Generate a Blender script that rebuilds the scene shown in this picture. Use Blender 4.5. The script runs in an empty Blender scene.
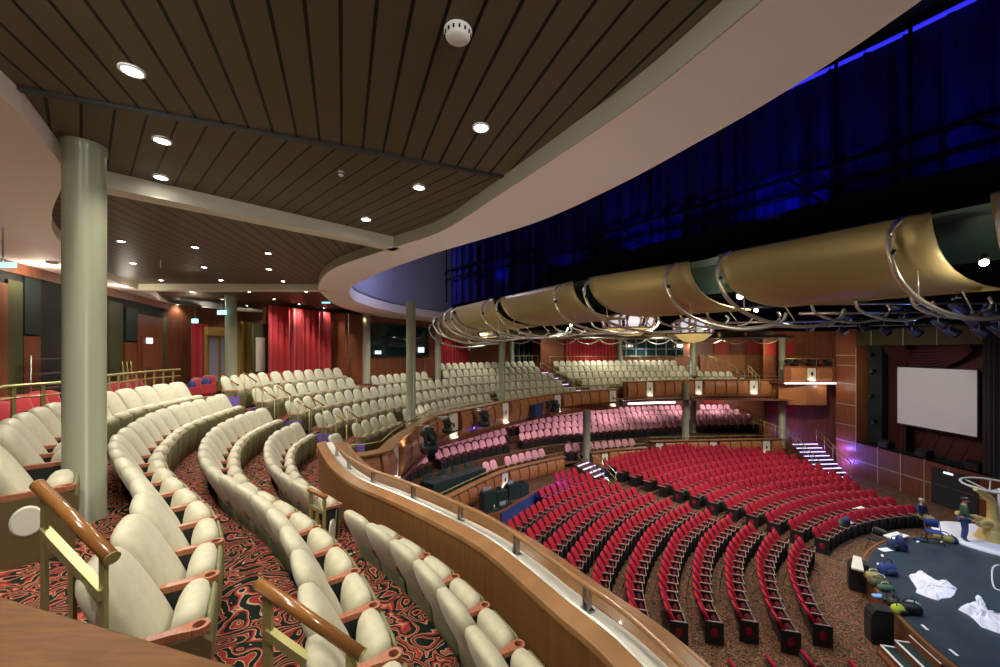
import bpy, math, random
from math import sin, cos, pi, atan2, sqrt, hypot, radians
random.seed(7)
sc = bpy.context.scene
COL = sc.collection
EYE = 8.4                    # camera height above the stalls floor
F, V0 = 389.0, 351.0         # focal length and horizon row for a 1000 x 667 frame
CX, CY = 21.8, 7.6           # centre of the stage arc, all seating curves round it

def at(u, v, z):             # survey: photo point on the level z metres below the eye
    k = z/(v-V0)
    return ((u-500)*k, F*k)
def proj(x, y, Z):
    return (500+F*x/y, V0+F*(EYE-Z)/y)
def pol(R, deg):
    return (CX+R*cos(radians(deg)), CY+R*sin(radians(deg)))

# ------------------------------------------------------------------ curves
def spline(P, n=8):
    out = []
    m = len(P)
    for i in range(m-1):
        p0 = P[max(i-1, 0)]; p1 = P[i]; p2 = P[i+1]; p3 = P[min(i+2, m-1)]
        for j in range(n):
            t = j/n
            out.append(tuple(.5*(2*b+(c-a)*t+(2*a-5*b+4*c-d)*t*t+(3*b-a-3*c+d)*t**3) for a, b, c, d in zip(p0, p1, p2, p3)))
    out.append(tuple(P[-1]))
    return out
def resample(P, step=None, n=None):
    L = [0]
    for a, b in zip(P, P[1:]): L.append(L[-1]+sqrt(sum((x-y)**2 for x, y in zip(a, b))))
    T = L[-1]
    if n is None: n = max(2, int(T/step)+1); T = (n-1)*step
    out = []; j = 0
    for i in range(n):
        s = T*i/(n-1)
        while j < len(L)-2 and L[j+1] < s: j += 1
        t = (s-L[j])/max(1e-9, L[j+1]-L[j])
        out.append(tuple(a+(b-a)*t for a, b in zip(P[j], P[j+1])))
    return out
def normals(P):              # right-hand normals of a plan path
    out = []
    for i in range(len(P)):
        a = P[max(i-1, 0)]; b = P[min(i+1, len(P)-1)]
        dx, dy = b[0]-a[0], b[1]-a[1]; l = hypot(dx, dy) or 1
        out.append((dy/l, -dx/l))
    return out
def offset(P, d):
    return [(p[0]+n[0]*d, p[1]+n[1]*d) for p, n in zip(P, normals(P))]

# ------------------------------------------------------------------ mesh builder
class MB:
    def __init__(s): s.v = []; s.f = []; s.m = []; s.sm = []
    def add(s, V, Fc, mi=0, smooth=False):
        o = len(s.v); s.v += [tuple(p) for p in V]
        for f in Fc: s.f.append([i+o for i in f]); s.m.append(mi); s.sm.append(smooth)
        return s
    def box(s, c, d, rz=0, mi=0, rx=0):
        V = []
        for x in (-.5, .5):
            for y in (-.5, .5):
                for z in (-.5, .5):
                    px, py, pz = x*d[0], y*d[1], z*d[2]
                    if rx: py, pz = py*cos(rx)-pz*sin(rx), py*sin(rx)+pz*cos(rx)
                    V.append((c[0]+px*cos(rz)-py*sin(rz), c[1]+px*sin(rz)+py*cos(rz), c[2]+pz))
        return s.add(V, [(0, 1, 3, 2), (4, 6, 7, 5), (0, 4, 5, 1), (2, 3, 7, 6), (0, 2, 6, 4), (1, 5, 7, 3)], mi)
    def tube(s, P, r, k=8, mi=0, cap=True):
        V = []; Fc = []; n = len(P)
        for i, p in enumerate(P):
            a = P[max(i-1, 0)]; b = P[min(i+1, n-1)]
            d = [b[j]-a[j] for j in range(3)]; l = sqrt(sum(q*q for q in d)) or 1; d = [q/l for q in d]
            up = (0, 0, 1) if abs(d[2]) < .95 else (1, 0, 0)
            e = (d[1]*up[2]-d[2]*up[1], d[2]*up[0]-d[0]*up[2], d[0]*up[1]-d[1]*up[0])
            l = sqrt(sum(q*q for q in e)) or 1; e = [q/l for q in e]
            g = (e[1]*d[2]-e[2]*d[1], e[2]*d[0]-e[0]*d[2], e[0]*d[1]-e[1]*d[0])
            rr = r[i] if isinstance(r, (list, tuple)) else r
            for j in range(k):
                t = 2*pi*j/k
                V.append(tuple(p[q]+rr*(cos(t)*e[q]+sin(t)*g[q]) for q in range(3)))
        for i in range(n-1):
            for j in range(k): Fc.append((i*k+j, i*k+(j+1) % k, (i+1)*k+(j+1) % k, (i+1)*k+j))
        s.add(V, Fc, mi, True)
        if cap:
            o = len(s.v)-n*k
            s.f += [[o+j for j in range(k)][::-1], [o+(n-1)*k+j for j in range(k)]]; s.m += [mi, mi]; s.sm += [False, False]
        return s
    def loft(s, rings, k=16, p=2.6, mi=0, capb=True):      # rings: (z, y, half width, half thickness)
        V = []; Fc = []
        for z, y, hw, ht in rings:
            for j in range(k):
                t = 2*pi*j/k; c, q = cos(t), sin(t)
                V.append((hw*math.copysign(abs(c)**(2/p), c), y+ht*math.copysign(abs(q)**(2/p), q), z))
        n = len(rings)
        for i in range(n-1):
            for j in range(k): Fc.append((i*k+j, i*k+(j+1) % k, (i+1)*k+(j+1) % k, (i+1)*k+j))
        if capb: Fc.append(tuple(range(k))[::-1])
        Fc.append(tuple((n-1)*k+j for j in range(k)))
        return s.add(V, Fc, mi, True)
    def lathe(s, prof, c=(0, 0, 0), k=20, mi=0, smooth=True, a0=0, a1=2*pi, sx=1, sy=1):
        V = []; Fc = []; n = len(prof); full = abs(a1-a0-2*pi) < 1e-6
        kk = k if full else k+1
        for r, z in prof:
            for j in range(kk):
                t = a0+(a1-a0)*j/k; V.append((c[0]+sx*r*cos(t), c[1]+sy*r*sin(t), c[2]+z))
        for i in range(n-1):
            for j in range(k): Fc.append((i*kk+j, i*kk+(j+1) % kk, (i+1)*kk+(j+1) % kk, (i+1)*kk+j))
        return s.add(V, Fc, mi, smooth)
    def sweep(s, P, prof, closed=True, mi=0, smooth=False, cap=True, zs=None):   # plan path P, profile (offset to the right, Z)
        N = normals(P); V = []; Fc = []; n = len(P); k = len(prof)
        for i, (p, q) in enumerate(zip(P, N)):
            dz = zs[i] if zs else 0
            for o, z in prof: V.append((p[0]+q[0]*o, p[1]+q[1]*o, z+dz))
        kk = k if closed else k-1
        for i in range(n-1):
            for j in range(kk): Fc.append((i*k+j, i*k+(j+1) % k, (i+1)*k+(j+1) % k, (i+1)*k+j))
        if closed and cap: Fc += [tuple(range(k))[::-1], tuple((n-1)*k+j for j in range(k))]
        return s.add(V, Fc, mi, smooth)
    def strip(s, A, za, B, zb, mi=0):                      # ribbon between two plan paths of equal count
        n = len(A); V = [(p[0], p[1], za) for p in A]+[(p[0], p[1], zb) for p in B]
        return s.add(V, [(i, i+1, n+i+1, n+i) for i in range(n-1)], mi)
    def prism(s, poly, z0, z1, mi=0, smooth=False):
        n = len(poly); V = [(p[0], p[1], z0) for p in poly]+[(p[0], p[1], z1) for p in poly]
        return s.add(V, [tuple(range(n))[::-1], tuple(range(n, 2*n))]+[(i, (i+1) % n, n+(i+1) % n, n+i) for i in range(n)], mi, smooth)
    def vprism(s, poly, p0, ux, w, mi=0):                  # polygon (a along unit plan vector ux, Z) extruded by plan vector w from p0
        n = len(poly)
        V = [(p0[0]+a*ux[0], p0[1]+a*ux[1], z) for a, z in poly]+[(p0[0]+a*ux[0]+w[0], p0[1]+a*ux[1]+w[1], z) for a, z in poly]
        return s.add(V, [tuple(range(n))[::-1], tuple(range(n, 2*n))]+[(i, (i+1) % n, n+(i+1) % n, n+i) for i in range(n)], mi)
    def ball(s, c, r, k=12, mi=0, sq=(1, 1, 1)):
        h = max(5, k//2); V = []; Fc = []
        for i in range(h+1):
            a = -pi/2+pi*i/h
            for j in range(k):
                t = 2*pi*j/k; V.append((c[0]+r*sq[0]*cos(a)*cos(t), c[1]+r*sq[1]*cos(a)*sin(t), c[2]+r*sq[2]*sin(a)))
        for i in range(h):
            for j in range(k): Fc.append((i*k+j, i*k+(j+1) % k, (i+1)*k+(j+1) % k, (i+1)*k+j))
        return s.add(V, Fc, mi, True)
    def moved(s, loc, rz):
        o = MB(); o.f = s.f; o.m = s.m; o.sm = s.sm
        o.v = [(loc[0]+x*cos(rz)-y*sin(rz), loc[1]+x*sin(rz)+y*cos(rz), loc[2]+z) for x, y, z in s.v]
        return o
    def join(s, o): 
        b = len(s.v); s.v += o.v; s.f += [[i+b for i in f] for f in o.f]; s.m += o.m; s.sm += o.sm; return s
    def mesh(s, name, mats, org=(0, 0, 0)):
        me = bpy.data.meshes.new(name)
        me.from_pydata([(x-org[0], y-org[1], z-org[2]) for x, y, z in s.v], [], s.f)
        for m in (mats if isinstance(mats, (list, tuple)) else [mats]): me.materials.append(m)
        me.polygons.foreach_set('material_index', s.m); me.polygons.foreach_set('use_smooth', s.sm)
        me.validate(); me.update()
        return me

WL = {}                       # world location of every object built here
def link(o, parent=None):
    COL.objects.link(o)
    if parent: o.parent = parent
    return o
def build(name, mb, mats, parent=None, org=None):
    if parent is not None: org = WL.get(parent.name, (0, 0, 0))
    elif org is None:
        xs, ys, zs = zip(*mb.v); org = ((min(xs)+max(xs))/2, (min(ys)+max(ys))/2, min(zs))
    o = bpy.data.objects.new(name, mb.mesh(name, mats, org))
    link(o, parent)
    if parent is None: o.location = org
    WL[o.name] = org
    return o
def tag(o, label, cat, group=None, kind=None):
    o['label'] = label; o['category'] = cat
    if group: o['group'] = group
    if kind: o['kind'] = kind
    return o
def thing(name, label, cat, loc=(0, 0, 0), rz=0, group=None):
    o = bpy.data.objects.new(name, None); COL.objects.link(o)
    o.location = loc; o.rotation_euler = (0, 0, rz); o.empty_display_size = .1
    WL[o.name] = tuple(loc)
    return tag(o, label, cat, group)
def local(name, mb, mats, parent):        # part given in its parent's own coordinates
    o = bpy.data.objects.new(name, mb.mesh(name, mats)); link(o, parent); WL[o.name] = WL.get(parent.name, (0, 0, 0)) if parent else (0, 0, 0); return o
def struct(name, mb, mats, parent=None, label=None, cat=None):
    o = build(name, mb, mats, parent, org=(0, 0, 0) if parent is None else None)
    if parent is None:
        o['kind'] = 'structure'
        if label: o['label'] = label; o['category'] = cat
    return o
def copy_tree(o, parent=None):
    c = o.copy(); COL.objects.link(c)
    if parent: c.parent = parent
    for ch in KIDS.get(o.name, ()): copy_tree(ch, c)
    return c
KIDS = {}
def know(o): KIDS[o.name] = [c for c in COL.objects if c.parent == o]
def nth(i):
    return '%d%s' % (i, 'th' if 10 <= i % 100 <= 20 else {1: 'st', 2: 'nd', 3: 'rd'}.get(i % 10, 'th'))

# ------------------------------------------------------------------ materials
def mat(name, col, rough=.6, metal=0, spec=.5, var=0, vscale=8, bump=0, bscale=60, emit=None, es=0, sheen=0, stretch=None, col2=None, alpha=1, trans=0, coat=0):
    m = bpy.data.materials.new(name); m.use_nodes = True
    nt = m.node_tree; b = nt.nodes['Principled BSDF']
    def inp(n, v):
        if n in b.inputs: b.inputs[n].default_value = v
    c4 = (*col, 1)
    inp('Base Color', c4); inp('Roughness', rough); inp('Metallic', metal); inp('Specular IOR Level', spec)
    inp('Sheen Weight', sheen); inp('Transmission Weight', trans); inp('Alpha', alpha); inp('Coat Weight', coat)
    if emit: inp('Emission Color', (*emit, 1)); inp('Emission Strength', es)
    if var or bump:
        tc = nt.nodes.new('ShaderNodeTexCoord'); mp = nt.nodes.new('ShaderNodeMapping')
        nt.links.new(tc.outputs['Object'], mp.inputs[0])
        if stretch: mp.inputs['Scale'].default_value = stretch
        if var:
            n = nt.nodes.new('ShaderNodeTexNoise'); n.inputs['Scale'].default_value = vscale; n.inputs['Detail'].default_value = 5
            r = nt.nodes.new('ShaderNodeValToRGB'); nt.links.new(mp.outputs[0], n.inputs['Vector']); nt.links.new(n.outputs[0], r.inputs[0])
            c2 = col2 or tuple(x*(1-var) for x in col)
            r.color_ramp.elements[0].position = .35; r.color_ramp.elements[0].color = (*c2, 1)
            r.color_ramp.elements[1].position = .65; r.color_ramp.elements[1].color = c4
            nt.links.new(r.outputs[0], b.inputs['Base Color'])
        if bump:
            n = nt.nodes.new('ShaderNodeTexNoise'); n.inputs['Scale'].default_value = bscale
            bp = nt.nodes.new('ShaderNodeBump'); bp.inputs['Strength'].default_value = bump; bp.inputs['Distance'].default_value = .01
            nt.links.new(mp.outputs[0], n.inputs['Vector']); nt.links.new(n.outputs[0], bp.inputs['Height']); nt.links.new(bp.outputs[0], b.inputs['Normal'])
    return m
def carpet(name, s, cols, swirl=1.0):
    m = bpy.data.materials.new(name); m.use_nodes = True; nt = m.node_tree; b = nt.nodes['Principled BSDF']
    b.inputs['Roughness'].default_value = .95; b.inputs['Specular IOR Level'].default_value = .1
    N = nt.nodes.new; Lk = nt.links.new
    tc = N('ShaderNodeTexCoord'); mp = N('ShaderNodeMapping'); mp.inputs['Scale'].default_value = (s, s, s*.6); Lk(tc.outputs['Object'], mp.inputs[0])
    n1 = N('ShaderNodeTexNoise'); n1.inputs['Scale'].default_value = 1.6; n1.inputs['Detail'].default_value = 1.5; Lk(mp.outputs[0], n1.inputs['Vector'])
    mix = N('ShaderNodeVectorMath'); mix.operation = 'SCALE'; mix.inputs['Scale'].default_value = swirl; Lk(n1.outputs['Color'], mix.inputs[0])
    ad = N('ShaderNodeVectorMath'); ad.operation = 'ADD'; Lk(mp.outputs[0], ad.inputs[0]); Lk(mix.outputs[0], ad.inputs[1])
    vo = N('ShaderNodeTexVoronoi'); vo.inputs['Scale'].default_value = 2.2; Lk(ad.outputs[0], vo.inputs['Vector'])
    mu = N('ShaderNodeMath'); mu.operation = 'MULTIPLY'; mu.inputs[1].default_value = 3.1; Lk(vo.outputs['Distance'], mu.inputs[0])
    n2 = N('ShaderNodeTexNoise'); n2.inputs['Scale'].default_value = 3.0; n2.inputs['Detail'].default_value = 2; Lk(ad.outputs[0], n2.inputs['Vector'])
    m2 = N('ShaderNodeMath'); m2.operation = 'MULTIPLY_ADD'; m2.inputs[1].default_value = 2.4; Lk(n2.outputs[0], m2.inputs[0]); Lk(mu.outputs[0], m2.inputs[2])
    fr = N('ShaderNodeMath'); fr.operation = 'FRACT'; Lk(m2.outputs[0], fr.inputs[0])
    r = N('ShaderNodeValToRGB'); r.color_ramp.interpolation = 'CONSTANT'
    e = r.color_ramp.elements
    while len(e) < len(cols): e.new(.5)
    for el, (p, c) in zip(e, cols): el.position = p; el.color = (*c, 1)
    Lk(fr.outputs[0], r.inputs[0]); Lk(r.outputs[0], b.inputs['Base Color'])
    return m
def lines(name, c1, c2, ang, width, gap, rough=.4, var=.2, axis='xy', coat=0):   # boards or panels with dark joints, direction ang in plan (or along Z)
    m = bpy.data.materials.new(name); m.use_nodes = True; nt = m.node_tree; b = nt.nodes['Principled BSDF']
    b.inputs['Roughness'].default_value = rough; b.inputs['Specular IOR Level'].default_value = .2
    N = nt.nodes.new; Lk = nt.links.new
    tc = N('ShaderNodeTexCoord'); dot = N('ShaderNodeVectorMath'); dot.operation = 'DOT_PRODUCT'
    Lk(tc.outputs['Object'], dot.inputs[0]); dot.inputs[1].default_value = (-sin(ang)/width, cos(ang)/width, 0)
    fr = N('ShaderNodeMath'); fr.operation = 'FRACT'; Lk(dot.outputs['Value'], fr.inputs[0])
    lt = N('ShaderNodeMath'); lt.operation = 'LESS_THAN'; lt.inputs[1].default_value = gap/width; Lk(fr.outputs[0], lt.inputs[0])
    fl = N('ShaderNodeMath'); fl.operation = 'FLOOR'; Lk(dot.outputs['Value'], fl.inputs[0])
    wn = N('ShaderNodeTexWhiteNoise'); wn.noise_dimensions = '1D'; Lk(fl.outputs[0], wn.inputs['W'])
    mp = N('ShaderNodeMapping'); mp.vector_type = 'TEXTURE'; mp.inputs['Rotation'].default_value = (0, 0, ang); mp.inputs['Scale'].default_value = (3, .06, 1); Lk(tc.outputs['Object'], mp.inputs[0])
    no = N('ShaderNodeTexNoise'); no.inputs['Scale'].default_value = 1.5; no.inputs['Detail'].default_value = 6; Lk(mp.outputs[0], no.inputs['Vector'])
    av = N('ShaderNodeMath'); av.operation = 'MULTIPLY_ADD'; av.inputs[1].default_value = .35; Lk(wn.outputs[0], av.inputs[0]); Lk(no.outputs[0], av.inputs[2])
    mx = N('ShaderNodeMix'); mx.data_type = 'RGBA'; Lk(av.outputs[0], mx.inputs['Factor'])
    mx.inputs['A'].default_value = (*[x*(1-var) for x in c1], 1); mx.inputs['B'].default_value = (*c1, 1)
    m2 = N('ShaderNodeMix'); m2.data_type = 'RGBA'; Lk(lt.outputs[0], m2.inputs['Factor']); Lk(mx.outputs['Result'], m2.inputs['A']); m2.inputs['B'].default_value = (*c2, 1)
    Lk(m2.outputs['Result'], b.inputs['Base Color'])
    bp = N('ShaderNodeBump'); bp.inputs['Strength'].default_value = 1; bp.inputs['Distance'].default_value = .02; bp.invert = True
    Lk(lt.outputs[0], bp.inputs['Height']); Lk(bp.outputs[0], b.inputs['Normal'])
    return m

M = {}
M['cream'] = mat('cream_fabric', (.56, .515, .355), .42, var=.12, vscale=14, bump=.25, bscale=220, sheen=.2)
M['shell'] = mat('seat_back_shaded', (.34, .30, .16), .45, var=.12, vscale=10, bump=.2, bscale=200)  # shading from above put into the colour of the lower backs
M['olive'] = mat('olive_panel', (.17, .16, .065), .5)
M['cream_far'] = mat('cream_fabric_plain', (.52, .50, .35), .6)
M['pink'] = mat('pink_lit_fabric', (.66, .30, .36), .7, sheen=.2)  # red fabric, the pink of strong light put into its colour
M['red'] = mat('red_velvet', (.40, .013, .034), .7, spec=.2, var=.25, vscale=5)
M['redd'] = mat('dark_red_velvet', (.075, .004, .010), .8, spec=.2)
M['armwood'] = mat('armrest_wood', (.42, .15, .075), .35, var=.25, vscale=6, stretch=(2, 12, 2))
M['armpale'] = mat('pale_armrest', (.30, .19, .155), .45)
M['black'] = mat('black_plastic', (.012, .014, .016), .5)
M['dmetal'] = mat('dark_metal', (.03, .035, .035), .4, .3)
M['jointline'] = mat('brass_joint', (.42, .36, .26), .5, .2)
M['medal'] = mat('medallion', (.75, .72, .60), .4)
M['bronze'] = mat('bronze_panel', (.16, .12, .05), .4, .3)
M['veneer'] = mat('parapet_veneer', (.24, .105, .034), .38, var=.3, vscale=3, stretch=(14, 14, .5), coat=.2)
M['veneer2'] = mat('fascia_veneer', (.47, .185, .07), .35, var=.3, vscale=2, stretch=(2, 2, 14), coat=.2)
M['ledgewood'] = mat('ledge_wood', (.36, .175, .065), .28, var=.25, vscale=4, coat=.3)
M['tablewood'] = mat('table_wood', (.21, .088, .028), .5, spec=.2, var=.3, vscale=2.5, stretch=(3, 22, 3), bump=.08, bscale=30)
M['railwood'] = mat('handrail_wood', (.34, .14, .035), .22, var=.3, vscale=4, coat=.6)
M['brass'] = mat('brass', (.40, .36, .14), .42, .45)
M['chrome'] = mat('chrome', (.84, .80, .68), .22, .6)
M['steel'] = mat('steel', (.55, .55, .52), .3, 1)
M['cloud'] = mat('gold_reflector', (.46, .36, .165), .38, .2, var=.08, vscale=1)
M['soffit'] = mat('soffit_paint', (.86, .76, .70), .7)
M['ringedge'] = mat('ring_edge_darkened', (.36, .33, .26), .7)  # ring's upright face darkened in colour to offset the downlights
M['beampaint'] = mat('beam_paint', (.60, .57, .46), .7)
M['colpaint'] = mat('column_paint', (.27, .275, .19), .3)
M['greenpaint'] = mat('green_wall', (.075, .08, .03), .6)
M['wallwood'] = mat('wall_wood', (.27, .085, .035), .4, var=.3, vscale=2, stretch=(5, 5, .5))
M['wallwood2'] = mat('panel_wood', (.20, .065, .028), .4, var=.3, vscale=2, stretch=(5, 5, .5))
M['redwall'] = mat('red_panel', (.36, .03, .018), .5)
M['darkwall'] = mat('dark_wall', (.02, .02, .022), .8)
M['darkteal'] = mat('dark_teal', (.012, .03, .028), .6)
M['voidwall'] = mat('void_wall', (.30, .30, .42), .7)
M['drape'] = mat('blue_drape', (.010, .010, .08), .95, spec=0, var=.5, vscale=1.2, stretch=(3, 3, .4))
M['curtain'] = mat('red_curtain', (.42, .012, .02), .8, sheen=.4)
M['curtaind'] = mat('maroon_curtain', (.07, .012, .014), .9)
M['yellowcurtain'] = mat('ochre_curtain', (.30, .20, .04), .8)
M['white'] = mat('white_paint', (.8, .8, .78), .5)
M['screen'] = mat('screen_cloth', (.75, .77, .78), .7)
M['glass'] = mat('dark_glass', (.012, .035, .035), .06, coat=.5)
M['clear'] = mat('clear_glass', (.8, .9, .85), .03, alpha=.16)
M['lamp'] = mat('lamp_glow', (1, 1, 1), .5, emit=(1, .98, .92), es=30)
M['lampwarm'] = mat('sconce_glow', (.9, .85, .7), .5, emit=(1, .90, .66), es=.40)
M['lampwhite'] = mat('lit_strip', (1, 1, 1), .5, emit=(.95, .95, 1), es=2.2)
M['blueglow'] = mat('blue_cove', (.02, .02, .2), .5, emit=(.03, .03, 1), es=.8)
M['blueled'] = mat('stair_led', (.7, .7, 1), .5, emit=(.55, .5, 1), es=1.6)
M['purple'] = mat('lilac_light_colour', (.20, .12, .45), .6)  # lilac light on risers and row ends, put into the colour
M['exitgreen'] = mat('exit_sign', (.3, .8, .8), .5, emit=(.3, .9, 1), es=2)
M['exitwhite'] = mat('exit_legend', (.9, 1, 1), .5, emit=(.9, 1, 1), es=.8)
M['stagefloor'] = mat('stage_floor', (.035, .055, .075), .35, var=.3, vscale=1.5)
M['clothw'] = mat('white_cloth', (.85, .82, .9), .8)
M['gold'] = mat('gold_prop', (.75, .55, .18), .45, .1)
M['denim'] = mat('denim', (.05, .09, .28), .8)
M['skin'] = mat('skin', (.55, .30, .2), .6)
M['hair'] = mat('hair', (.06, .04, .03), .7)
M['hairg'] = mat('grey_hair', (.5, .48, .45), .7)
M['shirt'] = mat('green_shirt', (.06, .13, .09), .8)
M['khaki'] = mat('khaki_cloth', (.38, .32, .10), .8)
M['navy'] = mat('navy_cloth', (.02, .035, .12), .8)
M['hivis'] = mat('lime_cloth', (.45, .6, .05), .7)
M['bluebag'] = mat('blue_bag', (.025, .05, .22), .7)
M['yellowbowl'] = mat('amber_bowl', (.8, .6, .2), .4, emit=(1, .75, .25), es=.35)
M['glassshade'] = mat('opal_shade', (.85, .82, .9), .4, emit=(.85, .85, 1), es=.45)
M['pinktrim'] = mat('pink_trim', (.65, .30, .28), .5)
CAR = [(0, (.008, .016, .012)), (.17, (.46, .37, .20)), (.20, (.30, .035, .028)), (.36, (.46, .37, .2)), (.39, (.008, .015, .012)), (.60, (.24, .028, .022)), (.73, (.42, .10, .075)), (.82, (.46, .37, .2)), (.86, (.010, .015, .012))]
M['carpet'] = carpet('balcony_carpet', 1.12, CAR, 1.5)
M['carpetf'] = carpet('stalls_carpet', 1.9, [(0, (.022, .032, .022)), (.22, (.24, .055, .036)), (.42, (.065, .065, .034)), (.52, (.25, .20, .10)), (.62, (.16, .04, .026)), (.80, (.045, .05, .03))], 1.2)
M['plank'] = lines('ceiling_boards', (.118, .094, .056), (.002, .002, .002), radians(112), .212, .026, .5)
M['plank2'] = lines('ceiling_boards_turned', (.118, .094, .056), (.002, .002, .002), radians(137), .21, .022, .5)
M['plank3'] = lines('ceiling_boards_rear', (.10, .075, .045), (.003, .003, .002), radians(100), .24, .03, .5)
M['exitwhite2'] = mat('pale_blue_cloth', (.25, .5, .85), .7)
M['steelblue'] = mat('grey_cloth', (.4, .42, .46), .7)
M['shadeblack'] = mat('shade_black', (.004, .004, .006), 1, spec=0)  # near-black in place of shade on truss, skirt and inner ceiling
M['plank4'] = M['plank3']
LE = dict(near=150, mid=120, back=120, lounge=60, rear=330, farb=300, terr=150, stalls=900, stage=700, screen=1350, side=500, box=800, lilac=75, scon=2.2, wash=220, rigb=14, lbar=90, lup=30, pit=60, blue=85, cove=9, void=200, gap=60, loungewall=22, soff=55, curt=70, cam=80, shell=140, fasc=420, amb=.06, exp=0.16)
M['rigblue'] = mat('rig_blue_lit', (.02, .035, .08), .4)  # blue light on the lantern cans put into their colour
M['olivelight'] = mat('olive_pad', (.33, .30, .18), .6)
M['gap'] = mat('dark_green_gap', (.006, .022, .018), .6)
# ================================================================== seating curves of the balcony
FL = [1.79, 2.22, 2.65, 3.08, 3.51]                  # floor of each balcony row, metres below the eye
RT = [31.3, 30.4, 29.5, 28.5, 27.5]                  # radius of the chair-back tops round the stage
def dR(t):                                           # the curve tightens towards the far side
    K = [(90, -6.0), (96, -5.5), (112, -3.8), (120, -3.0), (128, -2.0), (140, -.7), (150, 0), (200, 0)]
    for (a, p), (b, q) in zip(K, K[1:]):
        if t <= b: return p+(q-p)*(t-a)/(b-a)
    return 0
ZT = 1.0
def tops(L, k): return [at(u, v, FL[k]-ZT) for u, v in L]
near_tops = [
    [(-3.63, 2.35), (-4.47, 3.4)]+tops([(7, 419), (31.5, 409.5), (55.8, 401.7), (109, 391), (145.7, 386), (182.5, 381.5)], 0),
    [(-1.78, 1.3), (-2.2, 2.03), (-2.5, 2.52), (-2.85, 3.05), (-3.21, 3.5)]+tops([(115, 450), (113.5, 439.2), (118.3, 432.5), (130.7, 424.2), (152.2, 412.2), (179.5, 403.7), (211, 396.2), (223, 393.5)], 1),
    [(-.75, 1.75), (-1.13, 2.33), (-1.41, 2.84), (-1.73, 3.3), (-2.11, 3.79)]+tops([(258.5, 495.5), (228.5, 476.7), (213.5, 470), (203, 456), (202, 449), (204.5, 439), (212, 430), (222, 422.5), (242.8, 413.5), (261, 408.2)], 2),
    [(.32, 2.03), (.04, 2.51), (-.23, 2.98), (-.51, 3.44), (-.82, 3.91)]+tops([(386, 532.5), (345, 507.5), (299.5, 482.5), (286, 475), (274, 466), (268, 457.7), (266.5, 448), (268, 440.5), (277, 430.7), (290.5, 424.7), (298.7, 421)], 3),
]
CURVE = []                                           # seat-centre path of every row, near end to far end
for k in range(5):
    far = [pol(RT[k]+dR(t), t) for t in [168-2*i for i in range(0, 39)]]
    P = (near_tops[k] if k < 4 else [pol(27.5, 171)])+far
    P = resample(spline(P, 6), .25)
    for _ in range(3):                               # ease the joins
        P = [P[0]]+[tuple((a[i]+2*b[i]+c[i])/4 for i in (0, 1)) for a, b, c in zip(P, P[1:], P[2:])]+[P[-1]]
    P = offset(P, .34)
    CURVE.append(P)
def ang(p): return (math.degrees(atan2(p[1]-CY, p[0]-CX))) % 360

# parapet of the near side balcony (path of its rail), and the ledges beyond
RAIL = [(1.5, .7), (1.42, 1.3), (1.34, 1.85)]+[at(u, v, 2.0) for u, v in [(685, 667), (625, 612), (575, 577), (500, 524), (445, 498), (400, 480), (368, 468.5), (347, 456), (337, 446)]]+[(-3.98, 9.1), (-4.2, 9.5)]
RAIL = resample(spline(RAIL, 8), .12)
LEDGE = [(-4.15, 9.75)]+[at(u, v, 2.64) for u, v in [(350, 454.5), (365, 454), (386, 449.5), (396, 439), (425, 419.5), (440, 413.5), (490, 404)]]
LEDGE = resample(spline(LEDGE[:4], 6), .15)+resample(spline(LEDGE[4:]+[pol(25.15, 148), pol(24.9, 140), pol(24.5, 132), pol(23.9, 124.6)], 8), .2)
LEDGE2 = [pol(R, t) for R, t in [(23.4, 124.4), (23.1, 118), (22.8, 112), (22.5, 106), (22.1, 100), (21.7, 94), (21.5, 91)]]
LEDGE2 = resample(spline(LEDGE2, 8), .2)
PINKL = [at(u, v, 6.6) for u, v in [(400, 520), (446.6, 497), (500, 472), (535, 462.5), (567, 455.5)]]
PINKL = resample(spline(PINKL, 8), .2)
PINKM = [at(u, v, 6.6) for u, v in [(591, 452.5), (620, 449), (648, 447)]]
PINKM = resample(spline(PINKM, 6), .2)
PINKR = [at(u, v, 6.45) for u, v in [(650, 441), (690, 440), (740, 439), (790, 438)]]
PINKR = resample(spline(PINKR, 6), .2)

Z = lambda d: EYE-d
# ------------------------------------------------------------------ floors
fb = MB(); fb.add([(-12, -3, -.0), (32, -3, 0), (32, 40, 0), (-12, 40, 0)], [(0, 1, 2, 3)])
RAKE = .065
ROWR = [12.9+.84*k for k in range(14)]
def tab(T, t):
    for (a, p), (b, q) in zip(T, T[1:]):
        if t <= b: return p+(q-p)*max(0, (t-a))/(b-a)
    return T[-1][1]
def rR(k, t):                                        # radius of stalls row k at bearing t
    return tab([(84, 11.0), (101, 11.2), (120, 11.6), (132, 11.9), (140, 12.3), (152, 12.8), (165, 13.1), (200, 13.1)], t)+k*tab([(90, .88), (132, .84), (140, .84), (152, .92), (165, 1.0), (200, 1.0)], t)
for k in range(1, 14):                               # raked steps of the stalls
    t0 = 98 if k < 9 else 104
    a = [pol(rR(k, t)-.42, t) for t in range(t0, 206, 2)]; b = [pol(rR(k+1, t)-.42 if k < 13 else 27.5, t) for t in range(t0, 206, 2)]
    fb.strip(a, RAKE*k, b, RAKE*k); fb.strip(a, RAKE*(k-1), a, RAKE*k)
struct('floor', fb, M['carpetf'])

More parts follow.
